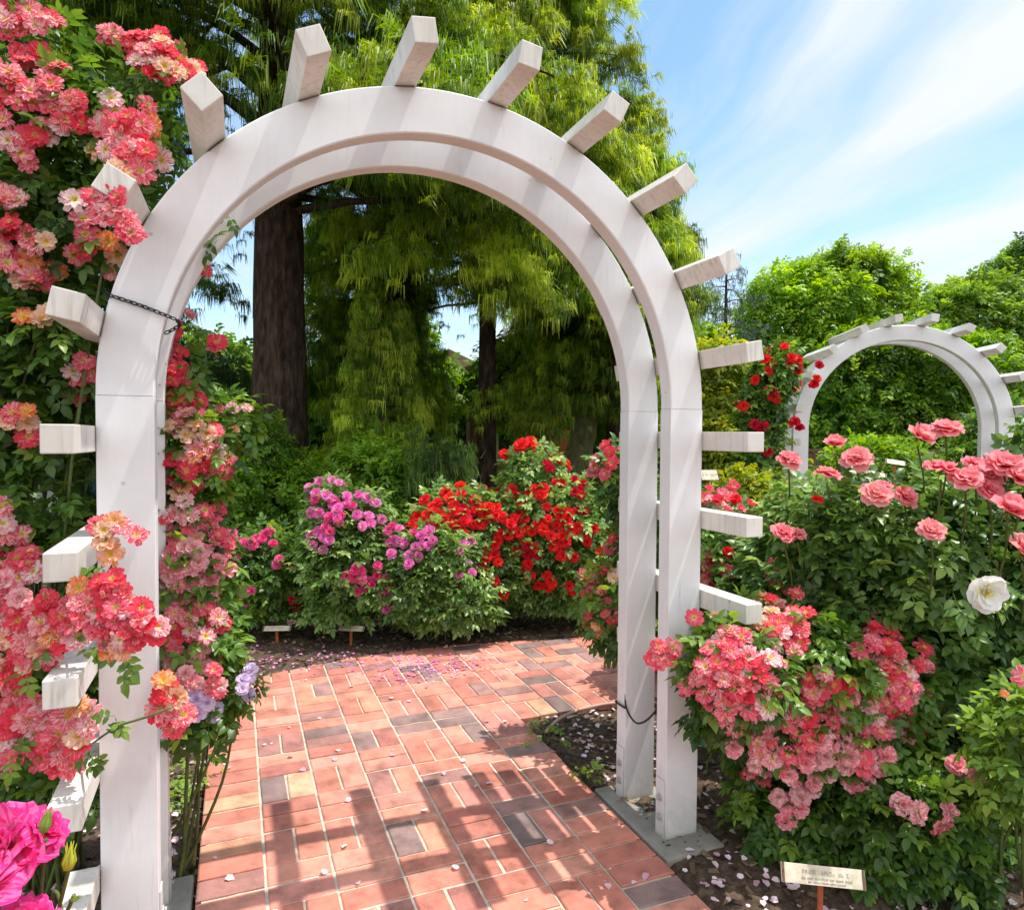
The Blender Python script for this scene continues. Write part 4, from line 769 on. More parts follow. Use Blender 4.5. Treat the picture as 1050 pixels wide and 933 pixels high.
cor = [(970, 441, 2.45, 1.05), (941, 449, 2.45, 1.0), (856, 457, 2.7, 1.0), (878, 471, 2.65, 1.0), (848, 487, 2.6, 1.0), (809, 473, 2.75, .95), (803, 547, 2.6, .85), (955, 544, 2.25, .92), (898, 507, 2.5, .9), (928, 510, 2.5, .95), (905, 500, 2.6, .85), (965, 483, 2.35, 1.1), (990, 492, 2.3, 1.1), (1010, 490, 2.35, 1.05), (1030, 478, 2.3, 1.15), (1045, 492, 2.25, 1.0), (1033, 525, 2.15, 1.15), (1048, 568, 2.1, 1.1), (1015, 503, 2.3, .9), (1000, 478, 2.4, .8), (818, 548, 2.6, .6)]
mb = MB()
for px, py, Z, s_ in cor:
    p_ = P(px, py, Z); tilt = np.array([random.gauss(0, .3), random.gauss(-.25, .3), 1.1]) - FW * .45; add_bloom(root, 'coral', p_, tilt, .060 * s_)
    q_ = P(px + random.uniform(-12, 12), py + 70, Z + .15); b0 = p_ - np.array([0, 0, .03]); pts = smooth_path([b0, b0 * .5 + q_ * .5 + RT * .01, q_], 5); mb.tube([v - Vector(root.location) for v in pts], .0035, 5)
mb.build('flower_stalks', CANE, root)
o_ = add_bloom(root, 'white', P(1010, 607, 2.08), -FW * .8 + np.array([0, 0, -.1]), .060, 'creamy white open bloom among the coral ones')
add_bloom(root, 'red', P(838, 512, 2.6), np.array([0, -.3, 1.]), .03)
for i in range(14):
    d = unit(1)[0]; d[1] = abs(d[1]); b_ = bl[random.choice([2, 4, 7])]; d[0] = abs(d[0]); add_bloom(root, 'coral', b_.world(d / np.linalg.norm(d)), np.array([.2, 0, 1.]), .06)
bl = B(2.62, (752, 690, 46, 44, 2.38), (735, 720, 26, 30, 2.4), (770, 672, 62, 52), (830, 680, 72, 60), (885, 690, 55, 55), (800, 740, 66, 60), (860, 760, 70, 62), (820, 830, 66, 52), (890, 850, 60, 50))
root = bush('low bush covered in red to pale pink striped roses beside the right posts', bl, ground_under(835, 2.75), 4400, .088, LEAF, [], .04, ncane=16, gap=.2)
flowers(root, bl, [(f_[0], f_[1], f_[2] * 1.1, int(f_[3] * 1.45 + .5) if f_[3] > 1 else 1, *f_[4:]) for f_ in [(684, 668, 10, 3, 'striped', 2.38), (680, 678, 9, 3, ['striped', 'orange'], 2.38), (715, 637, 8, 1, 'flat', 2.4), (730, 640, 5, 1, 'orange', 2.45, .6), (738, 672, 12, 3, ['striped', 'pale']), (752, 665, 12, 3, ['pale', 'striped']), (782, 640, 16, 5, ['striped', 'orange']), (808, 655, 20, 6, ['pale', 'striped']), (815, 635, 16, 4, 'striped'), (785, 690, 10, 2, 'pale'), (728, 710, 18, 5, ['striped', 'pale']), (745, 712, 12, 3, 'striped'), (765, 715, 16, 5, ['pale', 'striped']), (745, 690, 18, 5, ['striped', 'pale']), (765, 690, 14, 4, ['pale', 'striped']), (760, 735, 16, 4, ['striped', 'pale']), (735, 700, 14, 3, 'striped'), (790, 725, 18, 4, ['pale', 'flat']),
   (850, 712, 20, 6, ['striped', 'pale']), (826, 722, 20, 6, ['striped']), (812, 705, 12, 2, 'striped'), (868, 725, 14, 3, 'pale'), (885, 655, 16, 4, ['striped', 'pale']), (905, 665, 18, 6, ['striped', 'pale']), (925, 680, 18, 5, ['striped']), (940, 688, 14, 3, 'striped'), (918, 672, 10, 1, 'orange'), (905, 700, 20, 6, ['striped', 'pale']), (925, 712, 20, 5, ['pale', 'striped']), (915, 735, 20, 6, ['pale', 'striped']), (930, 745, 16, 4, 'striped'), (890, 740, 20, 6, ['pale', 'pink']),
   (780, 750, 16, 4, ['striped', 'pale']), (800, 765, 20, 5, ['pale', 'orange']), (822, 755, 18, 4, ['striped', 'orange']), (795, 785, 16, 3, ['pink', 'pale']), (840, 785, 22, 5, ['pink']), (865, 775, 24, 7, ['pink', 'pale']), (890, 770, 20, 5, ['pink', 'pale']), (885, 800, 18, 4, 'pink'), (825, 805, 18, 3, 'pink'), (812, 832, 14, 3, 'pink'), (742, 768, 8, 1, 'pink', 2.4, 1.2), (772, 805, 10, 2, 'striped'), (845, 745, 16, 4, ['striped', 'pale']), (745, 745, 8, 2, 'pale')]], .037, tocam=.5, up=.75, jit=.45)
bl = B(2.35, (925, 840, 55, 45), (965, 870, 60, 45), (985, 815, 28, 32), (900, 880, 40, 30))
root = bush('low sprawling rose with pale pink pointed half open flowers in the lower right', bl, ground_under(945, 2.4), 1100, .08, LEAF, [], .03, ncane=9, gap=.4)
for px, py, n_ in ((920, 828, (-.6, -.5, .5)), (935, 835, (.5, -.7, .1)), (958, 850, (.2, -.6, -.7)), (975, 787, (-.2, -.1, 1)), (1003, 815, (.8, -.3, -.2)), (997, 803, (.3, -.5, .8)), (1008, 828, (.3, -.3, -1)), (968, 836, (.3, -.4, .5))):
    p_, _ = hit(bl, px, py); add_bloom(root, 'pink', p_ + np.array([0, -.02, .02]), np.array(n_) * .8 - FW * .5, .040)
bl = B(2.1, (1066, 745, 42, 40), (1050, 780, 40, 45))
root = bush('small yellow green rose bush with one cream flower at the right edge', bl, ground_under(1055, 2.15), 520, .075, LEAF, [(1046, 693, 4, 1, 'flat', 1.95), (1028, 712, 4, 1, 'orange', 1.98, .4)], .036, ncane=6, light=.3)

# --- climber on the distant arch
bl = B(6.25, (788, 400, 20, 40), (780, 440, 20, 40), (797, 375, 20, 20), (778, 490, 20, 45), (780, 530, 20, 40), (770, 420, 12, 26))
bush('climbing rose with scattered red blooms on the left leg of the distant arch', bl, ground_under(785, 6.3), 1900, .11, LEAF,
     [(805, 360, 5, 1, 'red'), (811, 371, 7, 3, 'red'), (818, 377, 5, 2, 'red'), (790, 372, 5, 2, 'red'), (777, 390, 5, 1, 'red'), (838, 378, 4, 1, 'crimson'), (837, 391, 5, 2, 'red'), (792, 400, 5, 2, 'crimson'), (798, 408, 5, 2, 'red'), (816, 402, 6, 2, 'red'), (763, 417, 5, 2, 'red'), (779, 437, 6, 3, 'crimson'), (814, 440, 7, 3, 'crimson'), (786, 380, 4, 1, 'red'), (785, 465, 5, 1, 'crimson')], .05, name='climbing_rose', cat='climbing rose', group='climbing roses', ncane=10, back=6)
# --- other garden plants in the middle distance
def shrub(label, blobs, base, n, size, material, tm=None, name='shrub', cat='shrub', group='garden shrubs', **kw):
    root = empty(name, (base[0], base[1], 0)); tag(root, label, cat, group); b0 = Vector((base[0], base[1], 0))
    f_ = leaves(blobs, n, size, tm or SPRAY, material, None, **kw); f_.data.transform(Matrix.Translation(-b0)); f_.parent = root
    c_ = canes(blobs, np.array([base[0], base[1], 0.]), None, 8, .018, BARK); c_.data.transform(Matrix.Translation(-b0)); c_.parent = root; return root
shrub('dark green shrub between the climbing rose and the large pine trunk', B(8.0, (225, 500, 70, 62), (280, 520, 55, 50), (210, 560, 60, 50), (260, 455, 40, 32)), ground_under(240, 8), 5200, .17, BROAD, freq=3, light=-.12)
shrub('dark green shrub behind the lilac and magenta roses', B(8.4, (340, 510, 52, 48), (385, 500, 40, 50), (320, 560, 60, 40)), ground_under(350, 8.4), 4600, .16, BROAD, freq=3, light=-.05)
shrub('yellow green shrub filling the gap right of the large arch', B(9.5, (740, 420, 40, 70), (750, 480, 55, 60), (715, 470, 40, 70)), ground_under(742, 9.5), 4200, .24, YELG, freq=3)
shrub('low yellow flowering shrub under the distant arch climber', B(5.6, (765, 505, 34, 26), (800, 520, 30, 24), (770, 540, 40, 30)), ground_under(775, 5.6), 1500, .12, YELG, freq=5)
shrub('rounded green shrub seen beneath the distant arch', B(8.2, (905, 490, 55, 40), (860, 510, 50, 30)), ground_under(885, 8.2), 2600, .18, BROAD, freq=3)
shrub('dark green shrub to the right of the distant arch', B(9.2, (1045, 460, 60, 50), (1000, 500, 55, 40)), ground_under(1030, 9.2), 2600, .2, BROADD, freq=3)
# daylilies: strap leaves
def lily(px, Z, label, n=60, ht=.55, fl=5):
    g_ = ground_under(px, Z); root = empty('daylily', (g_[0], g_[1], 0)); tag(root, label, 'daylily'); tp = T()
    mb = MB()
    for i in range(n):
        a = random.random() * 6.28; l_ = ht * random.uniform(.6, 1.1); sp_ = random.uniform(.15, .5) * l_; r0 = random.random() * .12; w_ = .011; pts = []
        for k_ in range(5):
            v_ = k_ / 4; r_ = r0 + sp_ * v_ ** 2; z = l_ * (v_ - .25 * v_ ** 3); ww = w_ * (1 - v_ ** 2) + .001
            pts += [(r_ * math.cos(a) - ww * math.sin(a), r_ * math.sin(a) + ww * math.cos(a), z), (r_ * math.cos(a) + ww * math.sin(a), r_ * math.sin(a) - ww * math.cos(a), z)]
        tp.add(pts, [(2 * k_, 2 * k_ + 1, 2 * k_ + 3, 2 * k_ + 2) for k_ in range(4)], .5)
    V, lo, sz, g2 = tp.arr(); tt = np.zeros((len(V), 4)); tt[:, 0] = .75; tt[:, 2] = .7; link('foliage', mesh_np('foliage', V, lo, sz, BROAD, tt), root)
    for i in range(fl): add_bloom(root, 'orange', np.array([g_[0] + random.gauss(0, .18), g_[1] + random.gauss(0, .18), ht * random.uniform(1.0, 1.35)]), np.array([0, -.4, .8]), .05, name='lily_bloom')
lily(590, 7.2, 'clump of daylily with orange flowers just behind the tall red rose', 90, .62, 7); lily(555, 7.6, 'clump of daylily with orange flowers left of its neighbour near the tree trunks', 80, .62, 6)
lily(415, 7.4, 'clump of pale green strap leaves behind the lilac roses', 70, .6, 1)

# ------------------------------------------------------------------ trees
def trunk_tube(mb, pts, r0, r1, n=14): pts = smooth_path(pts, 6); mb.tube(pts, list(np.linspace(r0, r1, len(pts))), n, wob=.12)
def pine(label, base, tr, ht, boughs, spread, z0, tsize, material, bark=BARK, seed=1, tm=TASS, ntuft=26, droop=.35, name='pine_tree', group='tall pines behind the beds', top_r=.25, dirbias=None, light=0., lean=(0, 0)):
    global rng
    R_ = np.random.default_rng(seed); root = empty(name, (base[0], base[1], 0)); tag(root, label, 'pine tree', group)
    mb = MB(); trunk_tube(mb, [(0, 0, -.1), (lean[0] * .3, lean[1] * .3, ht * .3), (lean[0] * .6, lean[1] * .6, ht * .6), (lean[0], lean[1], ht)], tr, tr * .15); mb.build('trunk', bark, root)
    mb = MB(); PP, FF, EE, RN = [], [], [], []
    for i in range(boughs):
        h_ = z0 + (ht - z0) * (i + R_.random()) / boughs; f_ = (h_ - z0) / (ht - z0); az = i * 2.399 + R_.normal() * .3
        if dirbias is not None and R_.random() < .5: az = dirbias + R_.normal() * .8
        Ln = spread * (1 - f_ * (1 - top_r)) * R_.uniform(.7, 1.04); d = np.array([math.cos(az), math.sin(az), 0]); sd = np.array([-d[1], d[0], 0]); rise = R_.uniform(.05, .3)
        c0 = np.array([lean[0] * h_ / ht, lean[1] * h_ / ht, h_]); pt = lambda v_: c0 + d * Ln * v_ + np.array([0, 0, Ln * (rise * v_ - (rise + droop * .5) * v_ ** 2.2)])
        mb.tube([pt(v_) for v_ in (0, .25, .5, .75, .95)], [tr * .16, tr * .12, tr * .08, tr * .045, .012], 5)
        nt_ = int(ntuft * (.5 + Ln / spread)); v_ = .28 + .72 * R_.random(nt_) ** .7; lat = R_.normal(size=nt_) * .16 * Ln * (1.15 - v_) * 1.6 + R_.normal(size=nt_) * .12
        q_ = np.array([pt(x) for x in v_]) + sd[None, :] * lat[:, None] + np.array([0, 0, 1.])[None, :] * (R_.normal(size=nt_) * .14 - np.abs(lat) * .12)[:, None]
        fw = d[None, :] * .8 + sd[None, :] * np.sign(lat)[:, None] * .5 + R_.normal(size=(nt_, 3)) * .3 + np.array([0, 0, .05])
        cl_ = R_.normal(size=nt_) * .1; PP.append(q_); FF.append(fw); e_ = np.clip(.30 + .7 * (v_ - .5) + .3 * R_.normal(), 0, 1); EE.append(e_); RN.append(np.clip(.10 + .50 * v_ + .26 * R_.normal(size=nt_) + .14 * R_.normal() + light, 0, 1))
    mb.build('branches', bark, root)
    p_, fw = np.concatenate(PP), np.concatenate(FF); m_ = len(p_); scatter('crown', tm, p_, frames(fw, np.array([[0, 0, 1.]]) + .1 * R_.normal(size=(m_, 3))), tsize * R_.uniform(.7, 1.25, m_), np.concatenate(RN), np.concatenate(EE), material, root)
    return root
CAMAZ = math.atan2(-FW[1], -FW[0])
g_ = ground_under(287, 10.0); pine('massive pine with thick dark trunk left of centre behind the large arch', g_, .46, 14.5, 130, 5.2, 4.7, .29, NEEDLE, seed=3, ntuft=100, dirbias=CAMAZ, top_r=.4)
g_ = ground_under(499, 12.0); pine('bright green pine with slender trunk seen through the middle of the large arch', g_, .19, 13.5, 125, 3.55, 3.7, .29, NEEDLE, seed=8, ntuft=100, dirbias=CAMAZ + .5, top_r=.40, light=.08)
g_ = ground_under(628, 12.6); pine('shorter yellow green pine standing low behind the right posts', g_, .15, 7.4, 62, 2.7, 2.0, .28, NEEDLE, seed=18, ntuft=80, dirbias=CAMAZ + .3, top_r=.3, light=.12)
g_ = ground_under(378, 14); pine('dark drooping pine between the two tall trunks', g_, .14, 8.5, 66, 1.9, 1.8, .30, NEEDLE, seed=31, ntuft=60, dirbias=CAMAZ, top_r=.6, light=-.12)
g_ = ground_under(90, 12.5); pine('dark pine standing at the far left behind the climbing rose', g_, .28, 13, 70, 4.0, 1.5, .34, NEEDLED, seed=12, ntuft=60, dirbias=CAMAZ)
g_ = ground_under(742, 17); pine('thin blue green conifer just right of the large arch', g_, .13, 5.7, 40, 2.2, 1.5, .42, BLUEN, seed=15, ntuft=12, tm=TASSUP, group='distant conifers', name='conifer_tree', top_r=.15)
g_ = ground_under(392, 9.6); pine('weeping conifer with pale drooping sprays behind the lilac roses', g_, .10, 3.3, 34, 1.05, .3, .22, NEEDLE, seed=21, ntuft=34, group='garden conifers', name='conifer_tree', light=.15)
g_ = ground_under(445, 8.6); pine('dwarf weeping conifer low in front of the tan house', g_, .06, 1.35, 22, .62, .25, .26, NEEDLED, seed=25, ntuft=14, group='garden conifers', name='conifer_tree', light=.4, top_r=.7)

def tree(label, base, tr, blobs, n, size, material, name='broadleaf_tree', group='background trees', tm=None, bark=BARK, limbs=9, **kw):
    root = empty(name, (base[0], base[1], 0)); tag(root, label, 'tree', group); b0 = Vector((base[0], base[1], 0)); bz = max(b_.c[2] for b_ in blobs)
    cen = np.mean([b_.c for b_ in blobs], 0)
    for b_ in list(blobs):
        for _ in range(5):
            d = unit(1)[0]; d[1] = abs(d[1]) * .9; d[2] = -abs(d[2]) * .7; d /= np.linalg.norm(d); nb = Blob(500, 400, 1, 1, 10); nb.c = b_.world(d * .98); nb.r = b_.r * random.uniform(.2, .42); blobs = blobs + [nb]
    mb = MB(); top = np.array([cen[0] - base[0], cen[1] - base[1], cen[2]]); trunk_tube(mb, [(0, 0, -.1), tuple(top * [.3, .3, .4]), tuple(top * [.7, .7, .8]), tuple(top)], tr, tr * .4); mb.build('trunk', bark, root)
    mb = MB()
    for i in range(limbs):
        b_ = blobs[i % len(blobs)]; e_ = b_.world(unit(1)[0] * .75) - np.array([base[0], base[1], 0]); s_ = top * random.uniform(.45, .95); mid = s_ * .5 + e_ * .5 + np.array([0, 0, .1 * np.linalg.norm(e_ - s_)]); pts = smooth_path([s_, mid, e_], 4); mb.tube(pts, list(np.linspace(tr * .4, tr * .08, len(pts))), 6)
    mb.build('branches', bark, root)
    f_ = leaves(blobs, n, size, tm or SPRAY, material, None, name='crown', smooth=False, **kw); f_.data.transform(Matrix.Translation(-b0)); f_.parent = root; return root
Z = 19
tree('rounded bright green tree behind the left half of the distant arch', ground_under(850, Z), .22, B(Z, (800, 340, 45, 60), (850, 310, 50, 48), (895, 325, 42, 50), (830, 385, 60, 60), (880, 380, 60, 60), (850, 440, 90, 50), (790, 400, 40, 50), (905, 295, 20, 22), (860, 280, 22, 18)), 17000, .36, BROAD, freq=1.6, gap=.5, light=.18)
Z = 16
tree('dark leafy tree filling the view through the distant arch', ground_under(930, Z), .2, B(Z, (920, 430, 90, 55), (890, 400, 50, 60), (960, 410, 60, 60), (940, 460, 90, 40)), 10000, .34, BROAD, freq=1.6, gap=.5, light=-.08)
Z = 21
tree('dark green tree at right behind the right leg of the distant arch', ground_under(985, Z), .25, B(Z, (970, 360, 42, 60), (1000, 340, 45, 45), (1040, 360, 50, 60), (1000, 410, 80, 60), (960, 320, 22, 22), (1050, 420, 60, 70)), 16000, .40, BROADD, freq=1.5, gap=.45, light=.3)
Z = 24
tree('taller dark tree rising at the right edge of the view', ground_under(1045, Z), .25, B(Z, (1035, 310, 32, 40), (1060, 290, 30, 45), (1075, 340, 50, 80), (1022, 290, 8, 22)), 8000, .40, BROADD, freq=1.5, gap=.5, light=.15)
Z = 14
tree('leafy tree with pale twin trunk seen at the right inside the large arch', ground_under(582, Z - 1.2), .34, B(Z, (590, 380, 70, 50), (640, 380, 60, 70), (540, 400, 40, 40), (620, 330, 70, 50), (700, 400, 40, 60)), 11000, .36, BROAD, bark=PALEBARK, freq=1.8, gap=.45)
Z = 15
tree('small light green tree beside the tan house, left of the slender trunk', ground_under(400, Z), .14, B(Z, (395, 400, 36, 42), (425, 440, 30, 26), (380, 430, 34, 40)), 4200, .36, BROAD, freq=2, gap=.4)
Z = 18
tree('shaded tree behind the thick pine trunk', ground_under(350, Z), .2, B(Z, (365, 440, 48, 50), (400, 420, 36, 42), (340, 450, 60, 50), (240, 430, 60, 60), (220, 400, 50, 50)), 8000, .44, BROADD, freq=1.6, gap=.45)
Z = 22
tree('leafy tree standing behind the drooping pine', ground_under(415, 17), .16, B(17, (400, 350, 46, 50), (420, 410, 60, 44), (520, 400, 40, 34), (360, 380, 34, 34)), 11000, .34, BROAD, freq=2, gap=.75, light=-.05)
Z = 22
tree('dark tree far behind the house between the two trunks', ground_under(520, Z), .22, B(Z, (470, 440, 60, 40), (540, 420, 60, 50), (600, 440, 70, 45), (640, 420, 60, 60)), 8000, .48, BROADD, freq=1.4, gap=.35)
Z = 20
tree('dark tree at the far left edge behind the blue car', ground_under(0, Z), .25, B(Z, (0, 380, 80, 80), (80, 420, 70, 60), (-60, 340, 80, 100), (150, 420, 70, 60)), 8000, .48, BROADD, freq=1.4, gap=.4)
# trees and a hedge that close the horizon outside the frame's main subjects
for i, px in enumerate((-330, -170, 1180, 1330)):
    Z = 22 + 3 * (i % 2); tree(('broad tree well left of the garden, farthest out', 'broad tree left of the garden, nearer the blue car', 'broad tree right of the garden, nearer the distant arch', 'broad tree right of the garden, farthest out')[i], ground_under(px, Z), .25, B(Z, (px - 40, 380, 80, 90), (px + 50, 370, 80, 90), (px, 320, 80, 70)), 5000, .5, BROADD, freq=1.3, gap=.4)
root = tag(empty('hedge', (0, 0, 0)), 'long dark clipped hedge running behind the garden', 'hedge'); hb = [Blob(px, 462, 75, 34, 26) for px in range(-500, 1600, 90)]; f_ = leaves(hb, 15000, .5, SPRAY, BROADD, None, freq=1.2, gap=.1); f_.parent = root
c_ = canes(hb, P(500, 470, 26) * np.array([1, 1, 0]), None, 1, .03, BARK); bpy.data.objects.remove(c_)
mb = MB()
for b_ in hb: mb.tube([(b_.c[0], b_.c[1], -.1), (b_.c[0], b_.c[1], b_.c[2])], .06, 6)
mb.build('stems', BARK, root)

# ------------------------------------------------------------------ buildings, fence, car glimpsed between plants
m, t, b, o = mat('red_brick_wall'); tcn = N(t, 'ShaderNodeTexCoord'); br = N(t, 'ShaderNodeTexBrick', inp={'Scale': 4.0, 'Color1': (.30, .10, .06, 1), 'Color2': (.22, .07, .045, 1), 'Mortar': (.35, .3, .26, 1), 'Mortar Size': .018}); mpn = N(t, 'ShaderNodeMapping'); mpn.inputs['Rotation'].default_value = (math.pi / 2, 0, 0); L(t, tcn.outputs['Object'], mpn.inputs[0]); L(t, mpn.outputs[0], br.inputs[0]); L(t, br.outputs[0], b.inputs['Base Color']); b.inputs['Roughness'].default_value = .9; BRW = m
TANW = noisy('tan_render', [(0.3, (0.42, 0.33, 0.22)), (0.7, (0.56, 0.46, 0.33))], 3, .9, .2); ROOF = noisy('shingle_roof', [(0.3, (0.20, 0.14, 0.10)), (0.7, (0.36, 0.27, 0.2))], 12, .9, .5); GLASS = noisy('dark_glass', [(0.3, (0.01, 0.012, 0.015)), (0.7, (0.03, 0.035, 0.04))], 2, .08, 0); TRIM = noisy('cream_trim', [(0.3, (0.6, 0.55, 0.45)), (0.7, (0.72, 0.68, 0.58))], 5, .7, .1)
def house(label, px, Z, w_, d_, h_, rz, wm, rh=1.4, wins=((-.25, .5), (.25, .5))):
    g_ = ground_under(px, Z); root = tag(empty('house', (g_[0], g_[1], 0), -YAW + rz), label, 'house')
    MB().box((0, 0, h_ / 2 - .05), (w_, d_, h_ + .1)).build('wall', wm, root)
    mb = MB(); mb.prism([(-w_ / 2 - .35, h_), (w_ / 2 + .35, h_), (w_ / 2 + .35, h_ + .12), (0, h_ + rh + .12), (-w_ / 2 - .35, h_ + .12)], -d_ / 2 - .35, d_ / 2 + .35); mb.build('roof', ROOF, root)
    for a_, z_ in wins:
        mb = MB(); c = (a_ * w_, -d_ / 2 - .02, h_ * z_)
        for s_ in (-1, 1): mb.box((c[0] + s_ * .5, c[1], c[2]), (.09, .08, 1.29)); mb.box((c[0], c[1] - .003, c[2] + s_ * .6), (1.1, .08, .09))
        mb.box((c[0], c[1] + .002, c[2]), (.04, .06, 1.2)); wf = mb.build('window', TRIM, root); MB().box((c[0], -d_ / 2 - .006, c[2]), (.92, .02, 1.12)).build('pane', GLASS, wf)
    mb = MB(); mb.box((w_ * .02, -d_ / 2 - .02, 1.05), (.95, .06, 2.1)); mb.build('door', STAKE, root); return root
house('tan house with shingled roof glimpsed between the pine trunks', 445, 24, 5.5, 6, 2.6, .25, TANW)
house('red brick house glimpsed behind the slender pine trunk', 560, 20, 4.6, 5, 3.0, .1, BRW, 1.2)
WOOD = noisy('brown_fence_board', [(0.3, (0.10, 0.055, 0.035)), (0.7, (0.22, 0.13, 0.085))], 4, .9, .5, 20, stretch=(6, 6, .6))
a_, b_ = P(700, 466, 11.5), P(1250, 466, 11.5); root = empty('wooden_fence', (a_[0], a_[1], 0), math.atan2(b_[1] - a_[1], b_[0] - a_[0])); tag(root, 'brown board fence behind the distant arch', 'fence'); ln = math.hypot(b_[0] - a_[0], b_[1] - a_[1])
mb = MB(); k_ = 0
while k_ * .145 < ln: mb.box((k_ * .145, 0, .62), (.138, .02 + .002 * (k_ % 2), 1.3 + random.uniform(-.01, .01))); k_ += 1
mb.build('boards', WOOD, root); mb = MB(); mb.box((ln / 2, 0, 1.31), (ln, .09, .04)); mb.build('cap_rail', WOOD, root)
for i in range(int(ln / 2.4) + 1): MB().box((i * 2.4, .06, .65), (.09, .09, 1.38), bev=.004).build('fence_post', WOOD, root)
# blue car
CARB = noisy('blue_car_paint', [(0.3, (0.01, 0.06, 0.22)), (0.7, (0.015, 0.09, 0.30))], 2, .25, 0, spec=.6); TYRE = RUBBER
g_ = ground_under(-10, 12.5); root = tag(empty('parked_car', (g_[0], g_[1], 0), -YAW + .15), 'blue parked car glimpsed through the roses at the far left', 'car')
mb = MB(); prof = [(-2.1, .35), (-2.15, .75), (-2.0, .92), (-1.2, 1.0), (-.55, 1.38), (.75, 1.42), (1.45, 1.02), (2.05, .92), (2.15, .7), (2.1, .35)]; A_ = [mb.bm.verts.new((x, -.85, z)) for x, z in prof]; B_ = [mb.bm.verts.new((x, .85, z)) for x, z in prof]; mb.bm.faces.new(A_); mb.bm.faces.new(B_[::-1])
for k_ in range(len(prof)): j = (k_ + 1) % len(prof); mb.bm.faces.new((A_[k_], B_[k_], B_[j], A_[j]))
bmesh.ops.bevel(mb.bm, geom=mb.bm.edges[:], offset=.06, segments=3, affect='EDGES'); [setattr(f_, 'smooth', True) for f_ in mb.bm.faces]; mb.build('body', CARB, root)
for s_ in (-1, 1):
    mb = MB(); mb.prism([(-1.05, 1.02), (-.5, 1.32), (.08, 1.35), (.08, 1.0)], s_ * .852, s_ * .862); mb.build('window', GLASS, root); mb = MB(); mb.prism([(.14, 1.0), (.14, 1.35), (.68, 1.36), (1.25, 1.03)], s_ * .852, s_ * .862); mb.build('window', GLASS, root)
    for x in (-1.35, 1.35):
        mb = MB(); mb.tube([(x, s_ * .72, .33), (x, s_ * .88, .33)], .33, 24); w_ = mb.build('wheel', TYRE, root); mb = MB(); mb.tube([(x, s_ * .86, .33), (x, s_ * .89, .33)], .2, 16); mb.build('rim', METAL, w_)
    for x in (-2.12, 2.12): mb = MB(); mb.box((x, s_ * .62, .72), (.08, .32, .14), bev=.02); mb.build('headlight' if x < 0 else 'tail_light', METAL if x < 0 else STAKE, root)

# ------------------------------------------------------------------ loose stuff on the ground
chip = T(); chip.add([(-.5, -.16, 0), (.5, -.2, .06), (.42, .2, .1), (-.45, .17, .02)], [(0, 1, 2, 3)]); chip.add([(-.45, .17, .02), (.42, .2, .1), (.4, .22, -.12), (-.4, .2, -.12)], [(0, 1, 2, 3)])
pet = T(); pet.add([(0, -.5, 0), (-.45, -.05, .16), (0, 0, .03), (.45, -.05, .16), (-.36, .42, .2), (0, .5, .1), (.36, .42, .2)], [(0, 2, 1), (0, 3, 2), (1, 2, 5, 4), (2, 3, 6, 5)])
def ground_pts(n, x0, x1, y0, y1, want_path):
    x = rng.uniform(x0, x1, n); y = rng.uniform(y0, y1, n); k_ = on_path(x, y) == want_path; return x[k_], y[k_]
x, y = ground_pts(26000, -2.6, 5.5, -1.3, 6.5, False); z = np.interp(x, [0, 1], [0, 0]); n_ = len(x)
ix = np.clip(((x + 5) / 13 * (nx - 1)).round().astype(int), 0, nx - 1); iy = np.clip(((y + 4) / 12 * (ny - 1)).round().astype(int), 0, ny - 1); z = Zb.reshape(ny, nx)[iy, ix] + .006
MCH = leaf_mat('mulch_chip', (0.04, 0.024, 0.015), (0.14, 0.088, 0.055), (0.36, 0.26, 0.17), .9, 0.0)
o_ = scatter('mulch_chips', [chip], np.stack([x, y, z], 1), frames(unit(n_) * [1, 1, .3], np.array([[0, 0, 1.]]) + unit(n_) * .4), rng.uniform(.012, .05, n_), rng.random(n_), rng.random(n_), MCH); tag(o_, 'loose bark mulch chips strewn over the beds', 'mulch', kind='stuff')
def petal_stuff(label, x, y, z, cols, size, name='fallen_petals'):
    n_ = len(x); m_ = leaf_mat(label.replace(' ', '_')[:30], *cols, rough=.7, trans=.15)
    o_ = scatter(name, [pet], np.stack([x, y, z], 1), frames(unit(n_) * [1, 1, .2], np.array([[0, 0, 1.]]) + unit(n_) * .35), size * rng.uniform(.6, 1.3, n_), rng.random(n_), np.full(n_, .7), m_); tag(o_, label, 'petals', kind='stuff')
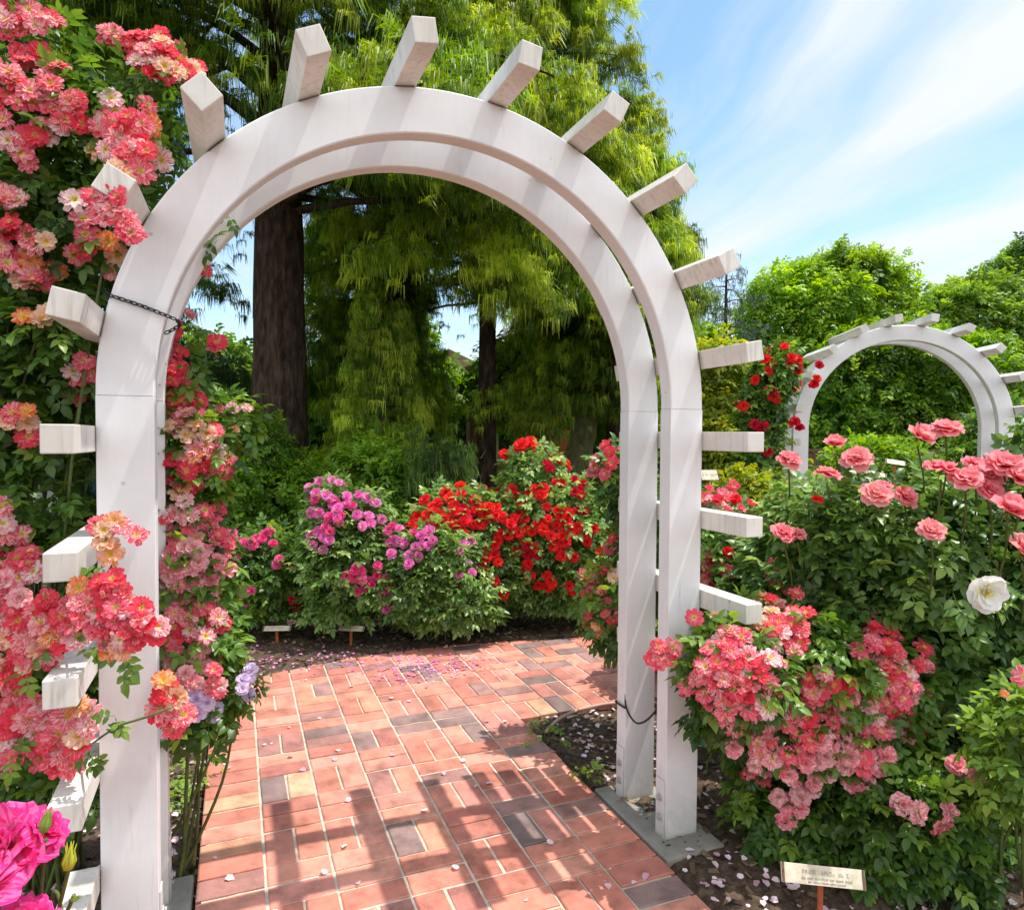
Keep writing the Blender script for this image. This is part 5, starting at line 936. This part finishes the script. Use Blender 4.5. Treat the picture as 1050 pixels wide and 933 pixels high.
def bedz(x, y): 
    ix = np.clip(((x + 5) / 13 * (nx - 1)).round().astype(int), 0, nx - 1); iy = np.clip(((y + 4) / 12 * (ny - 1)).round().astype(int), 0, ny - 1); return np.where(on_path(x, y), .004, Zb.reshape(ny, nx)[iy, ix] + .014)
WPK = ((0.55, 0.30, 0.36), (0.80, 0.60, 0.64), (0.86, 0.80, 0.80)); LIL = ((0.60, 0.12, 0.36), (0.74, 0.26, 0.52), (0.82, 0.50, 0.70))
xx = np.concatenate([rng.normal(1.35, .42, 520), rng.normal(2.0, .5, 300), rng.uniform(.85, 1.6, 160)]); yy = np.concatenate([rng.normal(-.25, .35, 520), rng.normal(-.3, .5, 300), rng.uniform(.4, 1.2, 160)]); k_ = (xx > .8) & ~((xx < 1.13) & (yy > -.12) & (yy < .45)); petal_stuff('pale pink petals fallen on the mulch at right', xx[k_], yy[k_], bedz(xx[k_], yy[k_]), WPK, .024)
xx = rng.uniform(-1.5, -.8, 420); yy = rng.uniform(-.3, 1.8, 420); petal_stuff('pink petals fallen on the mulch along the left of the path', xx, yy, bedz(xx, yy), WPK, .023)
g3 = np.array([PG(x_, y_)[:2] for x_, y_ in zip(rng.normal(445, 40, 210), rng.normal(684, 5, 210))]); g4 = np.array([PG(x_, y_)[:2] for x_, y_ in zip(rng.uniform(240, 520, 260), rng.normal(676, 8, 260))]); g5 = np.concatenate([g3, g4, np.array([PG(x_, y_)[:2] for x_, y_ in zip(rng.normal(400, 20, 30), rng.normal(697, 4, 30))])])
petal_stuff('lilac petals strewn over the far edge of the brick path', g5[:, 0], g5[:, 1], bedz(g5[:, 0], g5[:, 1]), LIL, .018)
xx = rng.uniform(-.75, .78, 60); yy = rng.uniform(-.8, 2.3, 60); petal_stuff('single white and pink petals scattered on the bricks', xx, yy, bedz(xx, yy), WPK, .026)
xx = np.array([.83, .86, .95, 1.02, 1.08, .9]); yy = np.array([.3, .02, -.08, .25, .22, -.1]); petal_stuff('few petals lying on the right footing slab', xx, yy, np.full(6, .008), WPK, .03)
